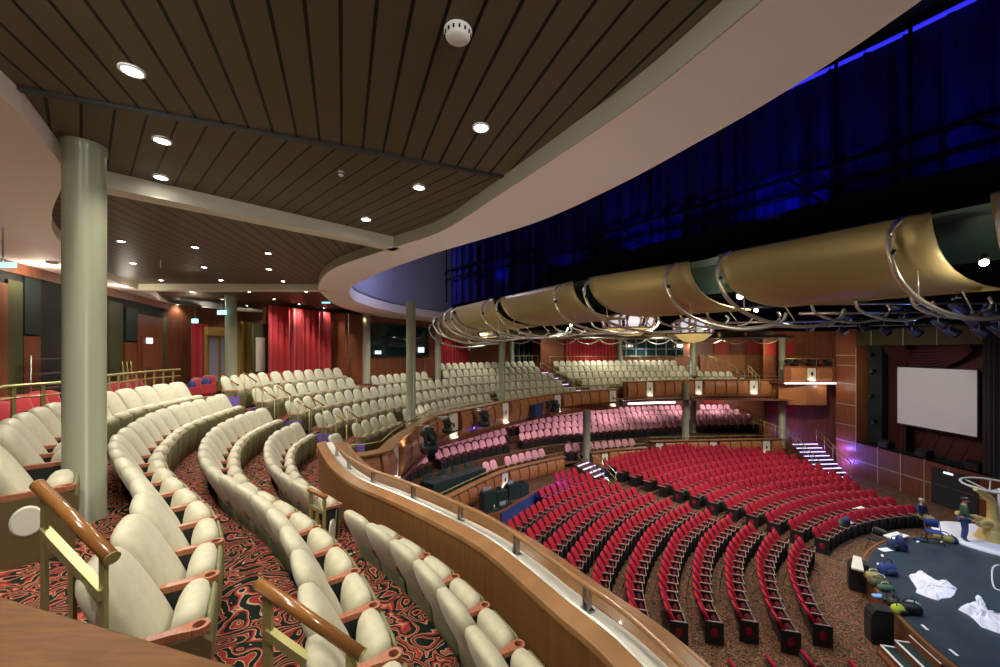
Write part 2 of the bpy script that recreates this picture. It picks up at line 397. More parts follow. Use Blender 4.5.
def tread_path(k, d):
    P = offset(CURVE[k], d)
    return resample(P, n=160)
fb = MB()
edges = [tread_path(k, -.27) for k in range(5)]
for k in range(5):
    A = edges[k]
    if k < 3: B = edges[k+1]
    elif k == 3:                                     # row 4 starts at the aisle, so this step is wide before it and narrow behind it
        full = CURVE[3]; c = min(range(len(full)), key=lambda i: hypot(full[i][0]-CURVE[4][0][0], full[i][1]-CURVE[4][0][1]))
        for part, d in ((full[:c+1], 1.5), (full[c:], .76)):
            fb.strip(resample(offset(part, -.27), n=90), Z(FL[3]), resample(offset(part, d), n=90), Z(FL[3]))
        B = None
    else: B = tread_path(4, 1.7)
    if B: fb.strip(A, Z(FL[k]), B, Z(FL[k]))
    if k: fb.strip(A, Z(FL[k-1])-.02, A, Z(FL[k]))
back = [(p[0]-9*1.0, p[1]) if p[1] < 12 else pol(34.8, max(60, ang(p))) for p in edges[0]]
fb.strip(back, Z(FL[0]), edges[0], Z(FL[0]))
fb.add([(-9, -2, Z(FL[0])), (1.2, -2, Z(FL[0])), (1.2, .9, Z(FL[0])), (-3, 1.3, Z(FL[0])), (-9, 3, Z(FL[0]))], [(0, 1, 2, 3, 4)])
struct('balcony_floor', fb, M['carpet'])
fb = MB()                                            # underside of the balcony over the terrace rows
L2 = LEDGE[20:]+LEDGE2; A = resample(L2, n=120); Bk = [pol(34.5, a) for a in [172-i*82/119 for i in range(120)]]
fb = MB(); A = resample(LEDGE[20:], n=80); Bk = [pol(34.5, a) for a in [172-i*48/79 for i in range(80)]]; fb.strip(A, Z(3.95), Bk, Z(3.95))
A = resample(LEDGE2, n=60); Bk = [pol(34.5, a) for a in [124-i*34/59 for i in range(60)]]; fb.strip(A, Z(3.47), Bk, Z(3.47))
struct('balcony_underside', fb, M['soffit'])
fb = MB()                                            # terrace of the pink-lit rows
TR = [(.25, 7.25), (2.6, 6.64), (3.5, 6.36), (4.4, 6.09), (5.3, 5.79)]
PINKALL = resample(spline([PINKL[0], PINKL[len(PINKL)//2], PINKL[-1], PINKM[0], PINKM[-1], PINKR[len(PINKR)//2], PINKR[-1]], 10), n=150)
PINKALL = [PINKALL[0]]+[tuple((a[i]+b[i]+c[i])/3 for i in (0, 1)) for a, b, c in zip(PINKALL, PINKALL[1:], PINKALL[2:])]+[PINKALL[-1]]
pe = [offset(PINKALL, -d) for d, z in TR]
for i, (d, z) in enumerate(TR):
    B = pe[i+1] if i < 4 else offset(PINKALL, -9)
    fb.strip(B, Z(z), pe[i], Z(z))
    if i: fb.strip(pe[i], Z(z), pe[i], Z(TR[i-1][1]))
struct('terrace_floor', fb, M['carpetf'])

# ------------------------------------------------------------------ near parapet: veneered wall, cap, glass strip, rail
INW = .22
pp = MB(); pp.sweep(RAIL, [(-INW, Z(3.05)), (-INW, Z(2.24)), (-INW+.06, Z(2.24)), (-INW+.06, Z(3.05))])
wall = struct('parapet', pp, M['veneer'], None, 'curved veneered wooden parapet wall in front of the nearest cream rows', 'parapet')
pp = MB(); pp.sweep(RAIL, [(.40, Z(3.9)), (.40, Z(2.26)), (.34, Z(2.26)), (.34, Z(3.9))])
struct('outer_face', pp, M['veneer2'], wall)
pp = MB(); pp.sweep(RAIL, [(-INW-.03, Z(2.27)), (-INW-.03, Z(2.215)), (-.10, Z(2.17)), (-.10, Z(2.21))]); pp.sweep(RAIL, [(.10, Z(2.26)), (.10, Z(2.21)), (.44, Z(2.27)), (.44, Z(2.32))])
struct('cap', pp, M['ledgewood'], wall)
pp = MB(); pp.sweep(RAIL, [(-.10, Z(2.24)), (-.10, Z(2.2)), (.10, Z(2.22)), (.10, Z(2.26))])
struct('channel', pp, M['medal'], wall)
pp = MB(); pp.sweep(RAIL, [(-.09, Z(2.18)), (-.075, Z(2.165)), (-.06, Z(2.18)), (-.06, Z(2.21)), (-.09, Z(2.21))]); struct('channel_rail', pp, M['steel'], wall)
hr = thing('handrail', 'long brass and wood handrail running along the top of the curved near parapet', 'handrail', (RAIL[60][0], RAIL[60][1], Z(2.2)))
pp = MB(); pp.tube([(p[0], p[1], Z(2.0)) for p in RAIL[:-8]], .028, 10); build('rail', pp, M['ledgewood'], hr)
for i in range(14, len(RAIL)-8, 9):
    p = RAIL[i]; q = RAIL[i+1]; l = hypot(q[0]-p[0], q[1]-p[1]); dx, dy = (q[0]-p[0])/l*.028, (q[1]-p[1])/l*.028
    pp = MB()
    for sg in (-1, 1): pp.box((p[0]+sg*dx, p[1]+sg*dy, Z(2.105)), (.012, .045, .24), atan2(dy, dx))
    pp.box((p[0], p[1], Z(2.205)), (.1, .08, .02), atan2(dy, dx)); build('post', pp, M['steel'], hr)

# ------------------------------------------------------------------ balcony fronts and terrace fronts with bulged panels
def bulge(P, s0, s1, zt, zb, n=5, out=.15):           # one barrel-shaped veneer panel between arc lengths s0 and s1
    L = [0]
    for a, b in zip(P, P[1:]): L.append(L[-1]+hypot(b[0]-a[0], b[1]-a[1]))
    def pt(s):
        for i in range(len(L)-1):
            if L[i+1] >= s or i == len(L)-2:
                t = (s-L[i])/(L[i+1]-L[i]); return (P[i][0]+(P[i+1][0]-P[i][0])*t, P[i][1]+(P[i+1][1]-P[i][1])*t)
    path = [pt(s0+(s1-s0)*i/n) for i in range(n+1)]
    prof = [(.02, zb)]+[(.03+out*sin(pi*i/8)**.7, zb+(zt-zb)*i/8) for i in range(9)]+[(.02, zt)]
    mb = MB(); mb.sweep(path, prof, smooth=False); return mb, pt((s0+s1)/2), (pt(s1)[0]-pt(s0)[0], pt(s1)[1]-pt(s0)[1])
def length(P): return sum(hypot(b[0]-a[0], b[1]-a[1]) for a, b in zip(P, P[1:]))
SC = [0]; SCL = []
def front(P, zt, zb, w, scon, label, sname, s_start=0, skip=()):
    mb = MB(); mb.sweep(P, [(-.14, zb), (-.14, zt-.02), (.02, zt-.02), (.02, zb)])
    root = struct('balcony_front', mb, M['wallwood2'], None, label, 'balcony front')
    c = MB(); c.sweep(P, [(-.22, zt-.05), (-.22, zt), (.16, zt), (.16, zt-.05)]); struct('cap', c, M['ledgewood'], root)
    c = MB(); c.sweep(P, [(-.1, zb-.12), (-.1, zb), (.10, zb), (.10, zb-.12)]); struct('base_moulding', c, M['wallwood2'], root)
    c = MB(); c.tube([(p[0]-n[0]*.12, p[1]-n[1]*.12, zt+.22) for p, n in zip(P, normals(P))], .02, 6); struct('rail', c, M['brass'], root)
    c = MB()
    for p, n in list(zip(P, normals(P)))[3::7]: c.tube([(p[0]-n[0]*.12, p[1]-n[1]*.12, zt), (p[0]-n[0]*.12, p[1]-n[1]*.12, zt+.22)], .012, 5)
    struct('rail_post', c, M['brass'], root)
    T = length(P); n = int((T-s_start)/w); i = 0
    for i in range(n):
        s0 = s_start+i*w+.05*w; s1 = s_start+(i+1)*w-.05*w
        if i in skip: continue
        if i in scon:
            m, p, d = bulge(P, s0+.12*w, s1-.12*w, zt-.12, zb+.06, 3, .02)
            l = hypot(*d); ux = (d[0]/l, d[1]/l); nn = (ux[1], -ux[0]); SC[0] += 1; j = scon.index(i)
            t = thing('wall_sconce', sname % nth(j+1) if '%s' in sname else sname, 'sconce', (p[0], p[1], zb+.06), 0, 'sconces on the balcony fronts')
            build('plate', m, M['medal'], t)
            g = MB(); hw = .28*w; g.box((p[0]+nn[0]*.10, p[1]+nn[1]*.10, zb+.10), (hw*1.9, .05, .07), atan2(ux[1], ux[0])); build('lamp', g, M['lampwarm'], t)
            SCL.append((p[0]+nn[0]*.22, p[1]+nn[1]*.22, zb+.16))
            e = MB(); hh = zt-zb
            cx, cy, cz = p[0]+nn[0]*.07, p[1]+nn[1]*.07, zb+hh*.5
            e.add([(cx+ux[0]*a*.075, cy+ux[1]*a*.075, cz+b*.14) for a, b in [(0, -1), (.8, -.3), (.6, .55), (0, 1), (-.6, .55), (-.8, -.3)]]+[(cx+nn[0]*.03, cy+nn[1]*.03, cz)], [(0, 1, 6), (1, 2, 6), (2, 3, 6), (3, 4, 6), (4, 5, 6), (5, 0, 6), (5, 4, 3, 2, 1, 0)])
            build('emblem', e, M['curtaind'], t)
            continue
        m, p, d = bulge(P, s0, s1, zt-.1, zb+.04)
        struct('fascia_panel', m, M['veneer2'], root)
    return root
# end panels carry an oval medallion
def end_panel():
    m = MB(); m.vprism([(-.36, 0), (.20, 0), (.22, .50), (.16, .552), (-.26, .552), (-.40, .46)], (.285, 0), (0, 1), (.05, 0))
    n = 18
    V = [(.337, -.07+.10*cos(2*pi*j/n), .36+.13*sin(2*pi*j/n)) for j in range(n)]+[(.349, -.07+.085*cos(2*pi*j/n), .36+.115*sin(2*pi*j/n)) for j in range(n)]
    m.add(V, [(j, (j+1) % n, n+(j+1) % n, n+j) for j in range(n)]+[tuple(range(n, 2*n))], 1)
    return m
M2 = {'end_panel': end_panel().mesh('end_panel', [M['bronze'], M['medal']])}
# on the red rows: local +X points towards smaller bearings for a seat that faces the stage centre
def SGN(side): return 1
# ================================================================== seats
def backrest(k=18, s=1.0):
    m = MB()
    m.loft([(.20, -.02, .22, .05), (.30, -.05, .262, .072), (.42, -.09, .284, .088), (.56, -.155, .288, .098), (.70, -.222, .287, .098), (.83, -.28, .282, .092), (.91, -.315, .268, .082), (.96, -.334, .24, .066), (.988, -.344, .19, .045), (1.0, -.347, .11, .02)], k, 3.2)
    return m
def back_shell(k=14):
    m = MB()
    m.loft([(.0, -.09, .25, .03), (.18, -.10, .264, .036), (.34, -.128, .268, .038), (.42, -.15, .255, .026), (.45, -.155, .2, .012)], k, 3.2)
    return m
def cushion(k=16):
    m = MB()
    m.loft([(.14, .10, .20, .05), (.22, .09, .245, .085), (.36, .085, .252, .10), (.50, .09, .25, .10), (.58, .095, .245, .09), (.62, .10, .23, .075), (.645, .10, .20, .052), (.655, .10, .14, .03)], k, 3.2)
    return m
def arm(side):
    m = MB(); x = .283*side
    pl = [(-.25, .022), (-.10, .028), (.02, .030), (.08, .040), (.12, .050)]
    pr = pl[::-1]
    poly = [(x-w, y) for y, w in pl]+[(x+w, y) for y, w in pr]
    m.prism(poly, .555, .597)
    n = 16; R, r = .056, .034; cy = .155
    V = []
    for j in range(n):
        t = 2*pi*j/n
        for rr, z in ((R, .597), (r, .597), (r, .555), (R, .555)): V.append((x+rr*cos(t), cy+rr*sin(t), z))
    m.add(V, [(4*j+a, 4*((j+1) % n)+a, 4*((j+1) % n)+(a+1) % 4, 4*j+(a+1) % 4) for j in range(n) for a in range(4)])
    return m
def stand(side):
    m = MB(); x = .283*side
    m.vprism([(-.06, 0), (.10, 0), (.09, .05), (.10, .50), (.14, .555), (-.22, .555), (-.12, .40)], (x-.02, 0), (0, 1), (.04, 0))
    return m
def kick():                                          # olive lower front
    m = MB(); m.loft([(.0, .14, .25, .02), (.3, .195, .264, .022), (.54, .20, .25, .02), (.6, .195, .2, .012)], 10, 4); return m
def plain_seat(k=8, arms=True, under=False):         # a seat too far away to show its parts: one mesh, three materials
    m = MB()
    m.loft([(.20, -.04, .22, .05), (.45, -.13, .268, .085), (.70, -.232, .268, .078), (.91, -.318, .235, .06), (1.0, -.346, .12, .02)], k, 3)
    m.loft([(.30, .05, .22, .08), (.42, .08, .245, .1), (.56, .09, .235, .09), (.65, .10, .12, .03)], k, 3, 1)
    m.box((0, .14, .2), (.5, .1, .4), 0, 3)
    m.box((.28, -.04, .575), (.05, .44, .04), 0, 2)
    m.box((.28, -.03, .28), (.04, .26, .55), 0, 3)
    return m
me_plain = {}
for nm, ms in {'cream': (M['cream_far'], M['olivelight'], M['armwood'], M['olive']), 'pink': (M['pink'], M['curtaind'], M['armpale'], M['black']),  # pink: lit backs and shaded cushions told apart by colour
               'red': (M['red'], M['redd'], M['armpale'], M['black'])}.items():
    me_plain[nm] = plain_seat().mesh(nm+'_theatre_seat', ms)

def make_seat(name, fab, cush, shell, armm):
    t = thing(name, 'seat', 'theatre seat')
    local('backrest', backrest(), fab, t); local('back_shell', back_shell(), shell, t); local('seat_cushion', cushion(), cush, t)
    local('kick_panel', kick(), M['olive'], t); local('armrest', arm(1), armm, t); local('pedestal', stand(1), M['dmetal'], t)
    know(t); return t
proto = make_seat('cream_theatre_seat', M['cream'], M['cream'], M['shell'], M['armwood'])
endarm = local('armrest', arm(-1), M['armwood'], None); endst = local('pedestal', stand(-1), M['dmetal'], None)
used = {'proto': False, 'end': False, 'red': False}
def end_part(o, key, parent):
    c = o.copy(); COL.objects.link(c); c.parent = parent; return c
def place(P, pitch, keep, cb):                       # walk along a row curve, one seat per pitch
    S = resample(P, pitch)
    for i, (p, n) in enumerate(zip(S, normals(S))):
        if keep(p): cb(p, atan2(n[1], n[0])-pi/2)
PITCH = .56
BLK = {'near': 'near cream rows beside the wooden parapet', 'rear': 'cream rows curving round the rear of the balcony', 'far': 'cream rows on the far side of the balcony'}
rown = ['back', '2nd', '3rd', '4th', 'front']
def u_of(p, z): return 500+F*p[0]/p[1]
def seatpoints(P, y0=-9):                                   # the nearest seats are set a little wider
    D = resample(P, .02); out = []; acc = 0; step = 0
    for i, p in enumerate(D):
        if not out and p[1] < y0: continue
        if acc <= 0: out.append(p); acc += max(.56, min(.585, .62-.006*p[1]))
        acc -= .02
    return out
COLS = [(-4.43, 4.15, .46)]+[((u-500)*Y/F, Y, .42) for u, Y in ((366.5, 20.6), (411, 15.9), (438, 24.0), (502, 22.8), (511, 30.5), (586.5, 25.6), (685.5, 28.6), (693, 31.5), (693, 31.8), (782, 28.9))]
SEATS = []
def end_y(k): return [10.35, 11.35, 11.35, 11.55, 0][k]
gapnear = [at(322, 497, FL[3]-ZT)]
for k in range(5):
    S = seatpoints(CURVE[k], [3.55, 2.46, 2.28, 2.44, -9][k])
    N = normals(S); cnt = {'near': 0, 'rear': 0, 'far': 0}; prev = None
    for i, (p, n) in enumerate(zip(S, N)):
        a = ang(p); u, v = proj(p[0], p[1], Z(FL[k])+.8)
        if p[1] < .5: continue
        blk = None
        if p[1] < end_y(k) and i < len(S)//2: blk = 'near'
        elif k == 4 and i == 0: continue
        else:
            ustart = [222, 266, 292, 328, 358][k]
            if a > 150 and (u < ustart or p[1] < 12): continue
            blk = 'rear' if a > 129 else 'far'
        if blk == 'near':
            if k == 0 and (p[1] < 3.45): continue
            if k == 1 and p[1] < 2.1: continue
            if k == 2 and p[1] < 2.2: continue
            if k == 3 and p[1] < 2.3: continue
            if k == 3 and 5.62 < p[1] < 6.12: continue          # the gap with the short gold rail
        else:
            if 127.4 < a < 130.6: continue                      # lit stairs
            if k == 0 and 348 < u < 441: continue               # projecting control room
            if k == 1 and (361 < u < 374 or 430 < u < 446): continue
            if k == 3 and 381 < u < 387: continue
            if k == 4 and (402 < u < 411 or u > 614): continue
            if u > [681, 702, 735, 752, 614][k]: continue
        if any(hypot(p[0]-x, p[1]-y) < r for x, y, r in COLS): continue
        SEATS.append((k, blk, p, n, cnt[blk])); cnt[blk] += 1
tot = {}
for k, b, p, n, c in SEATS: tot[(k, b)] = c+1
first = True
for k, b, p, n, c in SEATS:
    rz = atan2(n[1], n[0])-pi/2
    rw = ['back row', '2nd row', '3rd row', '4th row', 'front row'][k]
    if b == 'near':
        if first: o = proto; first = False
        else: o = copy_tree(proto)
        if c == 0:                                              # aisle end nearest the camera
            e = bpy.data.objects.new('end_panel', M2['end_panel']); link(e, o)
        if c == tot[(k, b)]-1:
            for q in (endarm, endst): e = q.copy(); link(e, o)
        fromend = tot[(k, b)]-c
        lab = 'cream padded seat with wooden armrest, %s from the steps, %s of near block' % (nth(fromend), ['highest row', '2nd highest row', '3rd highest row', 'parapet row'][k])
        o.location = (p[0], p[1], Z(FL[k])); o.rotation_euler = (0, 0, rz)
        tag(o, lab, 'theatre seat', BLK[b])
    else:
        o = bpy.data.objects.new('cream_theatre_seat', me_plain['cream']); COL.objects.link(o)
        o.location = (p[0], p[1], Z(FL[k])); o.rotation_euler = (0, 0, rz)
        if b == 'rear': lab = 'cream seat, %s from the near aisle rails, %s of the rear balcony block' % (nth(c+1), rw)
        else: lab = 'cream seat, %s from the lit stairs, %s of the far balcony block' % (nth(c+1), rw)
        tag(o, lab, 'theatre seat', BLK[b])
o = copy_tree(proto); o.location = (-4.70, 11.72, Z(FL[4])); o.rotation_euler = (0, 0, atan2(-.15, 1)-pi/2)
for q in (endarm, endst): e = q.copy(); link(e, o)
tag(o, 'single cream seat standing alone at the corner where the near parapet ends', 'theatre seat')
for q in (endarm, endst): bpy.data.objects.remove(q)

# ------------------------------------------------------------------ red stalls seats
def rsmall_back():
    m = MB(); m.loft([(.24, -.04, .22, .05), (.42, -.10, .256, .07), (.60, -.19, .258, .072), (.76, -.27, .254, .065), (.85, -.315, .235, .05), (.90, -.34, .15, .022)], 12, 3.6); return m
def rsmall_cush():
    m = MB(); m.loft([(.20, .04, .19, .06), (.36, .04, .225, .07), (.50, .05, .22, .07), (.58, .055, .14, .03)], 8, 3); return m
def rsmall_arm(s):
    m = MB(); m.prism([(.258*s-.020, -.24), (.258*s+.020, -.24), (.258*s+.020, .17), (.258*s-.020, .17)], .575, .61); return m
def rsmall_trim_b():
    m = MB(); m.box((0, .165, .588), (.516, .014, .014)); return m
def rsmall_panel():
    m = MB(); m.loft([(.02, .13, .24, .012), (.3, .155, .25, .014), (.56, .165, .24, .012)], 8, 5); return m
def rsmall_shell():
    m = MB(); m.loft([(.0, -.12, .24, .025), (.30, -.19, .25, .03), (.55, -.275, .252, .03), (.72, -.35, .24, .022), (.80, -.38, .19, .012)], 8, 3); return m
def rsmall_stand(s):
    m = MB(); m.vprism([(-.16, 0), (.12, 0), (.16, .575), (-.22, .575)], (.258*s-.018, 0), (0, 1), (.036, 0)); return m
rt = thing('red_theatre_seat', 'seat', 'theatre seat')
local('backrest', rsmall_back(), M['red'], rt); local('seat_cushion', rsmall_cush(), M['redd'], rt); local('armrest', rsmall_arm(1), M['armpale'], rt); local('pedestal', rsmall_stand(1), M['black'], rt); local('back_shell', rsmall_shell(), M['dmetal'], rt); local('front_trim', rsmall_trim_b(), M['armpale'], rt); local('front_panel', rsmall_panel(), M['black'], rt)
know(rt)
RAILPX = [(300, 430), (325, 447), (357, 467), (400, 482), (445, 500), (500, 526), (575, 579), (625, 614), (685, 669)]
def hidden(u, v):
    if u < 325: return True
    for (a, b), (c, d) in zip(RAILPX, RAILPX[1:]):
        if a <= u <= c: return v > b+(d-b)*(u-a)/(c-a)+24
    return False
RS = []
for k in range(14):
    for side in ('left', 'right', 'front'):
        pitch = .53 if side == 'right' else .515 if k < 2 else max(.455, .515-.012*(k-1))
        if side == 'left': t0, t1 = 140.6, 176
        elif side == 'right': t0, t1 = 133.4, 86
        else: t0, t1 = 166, 190
        if k == 13 and side != 'left': continue
        if side == 'front' and k > 4: continue
        n = 200; P = resample([pol(rR(k, t0+(t1-t0)*i/n), t0+(t1-t0)*i/n) for i in range(n+1)], pitch)
        c = 0
        for p in P[0 if side != 'left' else 0:]:
            a = ang(p); h = RAKE*k
            u, v = proj(p[0], p[1], h+.9)
            if side == 'left' and p[1] < 10.95: continue
            if side == 'front' and not (p[1] < 9.5): continue
            if side == 'right' and p[0] > 20.2-.03*k: continue
            if side == 'right' and k >= 9 and u > 792-(k-9)*30: continue
            if side == 'left' and k == 13 and not (537 < u < 578): continue
            if side == 'left' and k > 7 and v < 536 and u < 552-(v-483)*1.02: continue
            if side == 'left' and k > 8 and hypot(p[0]-5.9, p[1]-23.7) < 1.25: continue
            if v > 690 or hidden(u, v): continue
            RS.append((p[1], k, side, p, a, c, h, pitch/.515)); c += 1
print('red seats', len(RS), 'cream', len(SEATS))
rank = sorted(RS, key=lambda q: q[0]); chosen = set(id(q) for q in rank[:300])
rest = MB(); first = True
endmesh = None
ends = {}
for q in RS:
    key = (q[1], q[2])
    if key not in ends: ends[key] = [q, q]
    ends[key][1] = q
tot = {key: e[1][5]+1 for key, e in ends.items()}
rownm = lambda k: 'front row' if k == 0 else '%s row from the stage' % nth(k+1)
def red_end(s, name='end_panel'):
    m = MB(); m.prism([(.285*s-.02, -.27), (.285*s+.02, -.27), (.285*s+.02, .21), (.285*s-.02, .21)], 0, .61); return m
def red_medal(s):
    m = MB(); n = 14; x = .307*s
    m.add([(x, -.03+.085*cos(2*pi*j/n), .33+.13*sin(2*pi*j/n)) for j in range(n)]+[(x+.008*s, -.03, .33)], [(j, (j+1) % n, n) for j in range(n)]); return m
me_re = {s: red_end(s).mesh('end_panel', M['black']) for s in (-1, 1)}; me_rm = {s: red_medal(s).mesh('medallion', M['red']) for s in (-1, 1)}
me_ra = rsmall_arm(-1).mesh('armrest', M['armpale'])
for q in RS:
    y, k, side, p, a, c, h, wx = q
    rz = atan2(CY-p[1], CX-p[0])-pi/2
    if id(q) not in chosen:
        rest.join(plain_seat(6).moved((p[0], p[1], h), rz)); continue
    if first: o = rt; first = False
    else: o = copy_tree(rt)
    o.location = (p[0], p[1], h); o.rotation_euler = (0, 0, rz); o.scale = (wx, 1, 1)
    if side == 'left': lab = 'red velvet seat, %s from the cross aisle, %s, larger stalls block' % (nth(c+1), rownm(k))
    elif side == 'right': lab = 'side-wall red velvet seat, %s from the cross aisle, %s' % (nth(c+1), rownm(k))
    else: lab = 'red velvet seat, %s beyond the end panels, %s' % (nth(c+1), rownm(k))
    tag(o, lab, 'theatre seat', {'left': 'red seats of the larger stalls block', 'right': 'red seats of the stalls block by the side wall', 'front': 'red seats cut by the picture edge'}[side])
    e = ends[(k, side)]
    if (side == 'left' and q is e[1]) or (side == 'right' and q is e[0]):
        w = bpy.data.objects.new('end_panel', me_re[SGN(side)]); link(w, o)
        md = bpy.data.objects.new('medallion', me_rm[SGN(side)]); link(md, w)
if rest.v:
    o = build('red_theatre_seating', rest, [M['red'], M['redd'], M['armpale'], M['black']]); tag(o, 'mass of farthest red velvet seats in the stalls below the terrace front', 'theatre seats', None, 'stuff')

# ------------------------------------------------------------------ red seats on the terrace, their pink light put into the colour
pc = 0
PD = [.85, 3.1, 4.0, 4.9, 5.8]
for r, (d, z) in enumerate(zip(PD, [q[1] for q in TR])):
    P = resample(offset(PINKALL, -d), .56); N = normals(P); c = 0; cb = 0
    for p, n in zip(P, N):
        u, v = proj(p[0], p[1], Z(z)+.85)
        if u < 395 or u > [745, 800, 796, 790, 733][r]: continue
        if hidden(u, v-6): continue
        if r == 0 and (428 < u < 481 or 549 < u < 566 or 581 < u < 592 or 640 < u < 655 or u > 655): continue
        if 510 < u < 524 and r in (1, 2): continue
        if u < 480 and r > 2: continue
        if r == 4 and 690 < u < 700: continue
        if any(hypot(p[0]-x, p[1]-y) < rr for x, y, rr in COLS): continue
        if hypot(p[0]+2.3, p[1]-20.6) < 1.7: continue
        o = bpy.data.objects.new('pink_lit_theatre_seat', me_plain['pink']); COL.objects.link(o)
        o.location = (p[0], p[1], Z(z)); o.rotation_euler = (0, 0, atan2(n[1], n[0])-pi/2)
        c += 1; pc += 1
        tag(o, 'rose pink seat under the balcony, %s from the mixing desk end, %s' % (nth(c), ['front row', '2nd row', '3rd row', '4th row', 'back row'][r]), 'theatre seat', 'rose pink seats of the terrace')
print('pink', pc)
def sight(u, R):                                     # where a sight line crosses the circle R round the stage
    k = (u-500)/F; a = k*k+1; b = -2*(k*CX+CY); c = CX*CX+CY*CY-R*R
    y = (-b+sqrt(b*b-4*a*c))/(2*a); return (k*y, y)
# ================================================================== balcony and terrace fronts
front(LEDGE, Z(2.64), Z(3.9), .84, [2, 9, 14, 20, 26], 'curved wood panelled balcony front of the middle block with black lamps clamped on', 'glowing wall sconce on the middle balcony front, %s from the near corner', .3)
front(LEDGE2, Z(2.12), Z(3.3), .86, [2, 7, 12], 'wood panelled balcony front of the far side section, set back behind the middle', 'glowing wall sconce on the far side balcony front, %s from its left end', .2)
front(PINKL, Z(6.6), Z(7.6), .72, [10], 'wood panelled terrace front in front of the mixing desk', 'glowing wall sconce on the terrace front below the mixing desk')
front(PINKM, Z(6.6), Z(7.6), .72, [1], 'short wood panelled terrace front beside the lit stalls stairs', 'glowing wall sconce on the short terrace front beside the lit stairs')
front(PINKR, Z(6.45), Z(7.75), .82, [0, 5, 10], 'wood panelled terrace front at the far side above the red seats', 'glowing wall sconce on the far terrace front, %s from its left end', .3)
# end faces of the projecting middle fronts
m = MB(); p, q = LEDGE[-1], pol(26.5, 123.6); m.sweep([p, q], [(-.06, Z(3.9)), (-.06, Z(2.64)), (.06, Z(2.64)), (.06, Z(3.9))]); struct('trim_1', m, M['veneer2'])

# ================================================================== ceiling over the balcony
ZC = 2.2                                             # metres above the eye
def up(u, v, z): return at(u, v, -z)
TR0, TR1 = up(30, 88, ZC), up(520, 175, ZC)          # joint between the two board directions
ring_in = [(2.2, .6), (1.75, 1.6)]+[up(u, v, ZC) for u, v in [(725, 0), (640, 75), (560, 135), (505, 175), (440, 220), (385, 240)]]+[(-4.0, 9.4), up(320, 275, ZC), up(322, 288, ZC), up(345, 304, ZC), up(390, 315, ZC), (-3.6, 29.5)]
ring_in = resample(spline(ring_in, 8), n=150)
ring_out = [(2.75, .4), (2.6, 1.2)]+[up(u, v, 2.0) for u, v in [(922, 0), (850, 50), (800, 82.5), (750, 113), (700, 141), (625, 182), (550, 217), (500, 234), (420, 258), (366, 279), (349, 291), (360, 303), (400, 313)]]+[(-3.0, 25.0), (-1.0, 28.5)]
ring_out = resample(spline(ring_out, 8), n=150)
RIN2, ROUT2 = ring_in, ring_out
far_out = resample(spline([ring_out[-1], (3.5, 31.3), (9, 32.8), (16, 33), (24, 32.5)], 8), n=40)
far_in = resample(spline([ring_in[-1], (2, 34), (9, 36), (16, 36.5), (24, 36)], 8), n=40)
m = MB()
m.strip(ring_in, Z(-2.0), ring_out, Z(-2.0)); m.strip(ring_out, Z(-2.0), ring_out, Z(-2.5)); m.strip(ring_in, Z(-2.5), ring_out, Z(-2.5))
m.strip(far_in, Z(-2.0), far_out, Z(-2.0)); m.strip(far_out, Z(-2.0), far_out, Z(-2.5)); m.strip(far_in, Z(-ZC-.3), far_in, Z(-2.0)); m.strip(far_in, Z(-2.5), far_out, Z(-2.5))
struct('ceiling_ring', m, M['soffit'], None, 'broad cream soffit band curving round the opening above the auditorium', 'soffit')
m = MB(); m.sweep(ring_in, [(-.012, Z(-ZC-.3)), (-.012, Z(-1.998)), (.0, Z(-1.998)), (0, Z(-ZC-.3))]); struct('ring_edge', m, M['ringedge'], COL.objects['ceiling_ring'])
def edge_u(P, i): return P[i]
# timber-board ceilings (four fields) just above the soffit level
wood_l = [up(u, v, ZC) for u, v in [(0, 62), (40, 110), (62, 155), (52, 198), (60, 228), (110, 272), (150, 287), (180, 305)]]
big = [(-6.5, -3), (4.5, -3), (3.2, .6), (2.0, 2.0), (.9, 4.2), (.8, 5.07)]
d = (TR1[0]-TR0[0], TR1[1]-TR0[1])
T_l = (TR0[0]-d[0]*.5, TR0[1]-d[1]*.5); T_r = (TR1[0]+d[0]*.25, TR1[1]+d[1]*.25)
B0, B1 = up(110, 191, 2.0), up(387, 245, 2.0)        # cream beam
bd = (B1[0]-B0[0], B1[1]-B0[1])
def side(p, a, dd): return dd[0]*(p[1]-a[1])-dd[1]*(p[0]-a[0])
rin = [p for p in ring_in]
jT = min(i for i, p in enumerate(rin) if side(p, TR0, d) > 0); jB = min(i for i, p in enumerate(rin) if side(p, B0, bd) > 0)
T_l = (TR0[0]-d[0]*.5, TR0[1]-d[1]*.5); T_r = rin[jT]; B_l = (B0[0]-bd[0]*1.2, B0[1]-bd[1]*1.2); B_r = rin[jB]
j3 = min(i for i, p in enumerate(rin) if p[1] > 12.9)
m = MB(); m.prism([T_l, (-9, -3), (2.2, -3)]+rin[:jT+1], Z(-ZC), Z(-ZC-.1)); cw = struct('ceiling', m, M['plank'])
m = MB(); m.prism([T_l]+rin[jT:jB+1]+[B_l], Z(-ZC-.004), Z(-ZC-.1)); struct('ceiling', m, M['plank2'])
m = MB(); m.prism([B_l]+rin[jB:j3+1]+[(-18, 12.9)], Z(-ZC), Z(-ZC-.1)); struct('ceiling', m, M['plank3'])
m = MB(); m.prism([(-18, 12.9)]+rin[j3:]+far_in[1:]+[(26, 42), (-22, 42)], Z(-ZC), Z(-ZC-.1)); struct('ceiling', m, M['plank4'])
m = MB(); l = hypot(*d); m.sweep([T_l, T_r], [(-.03, Z(-ZC-.02)), (-.03, Z(-ZC+.025)), (.03, Z(-ZC+.025)), (.03, Z(-ZC-.02))]); struct('trim_2', m, M['dmetal'])
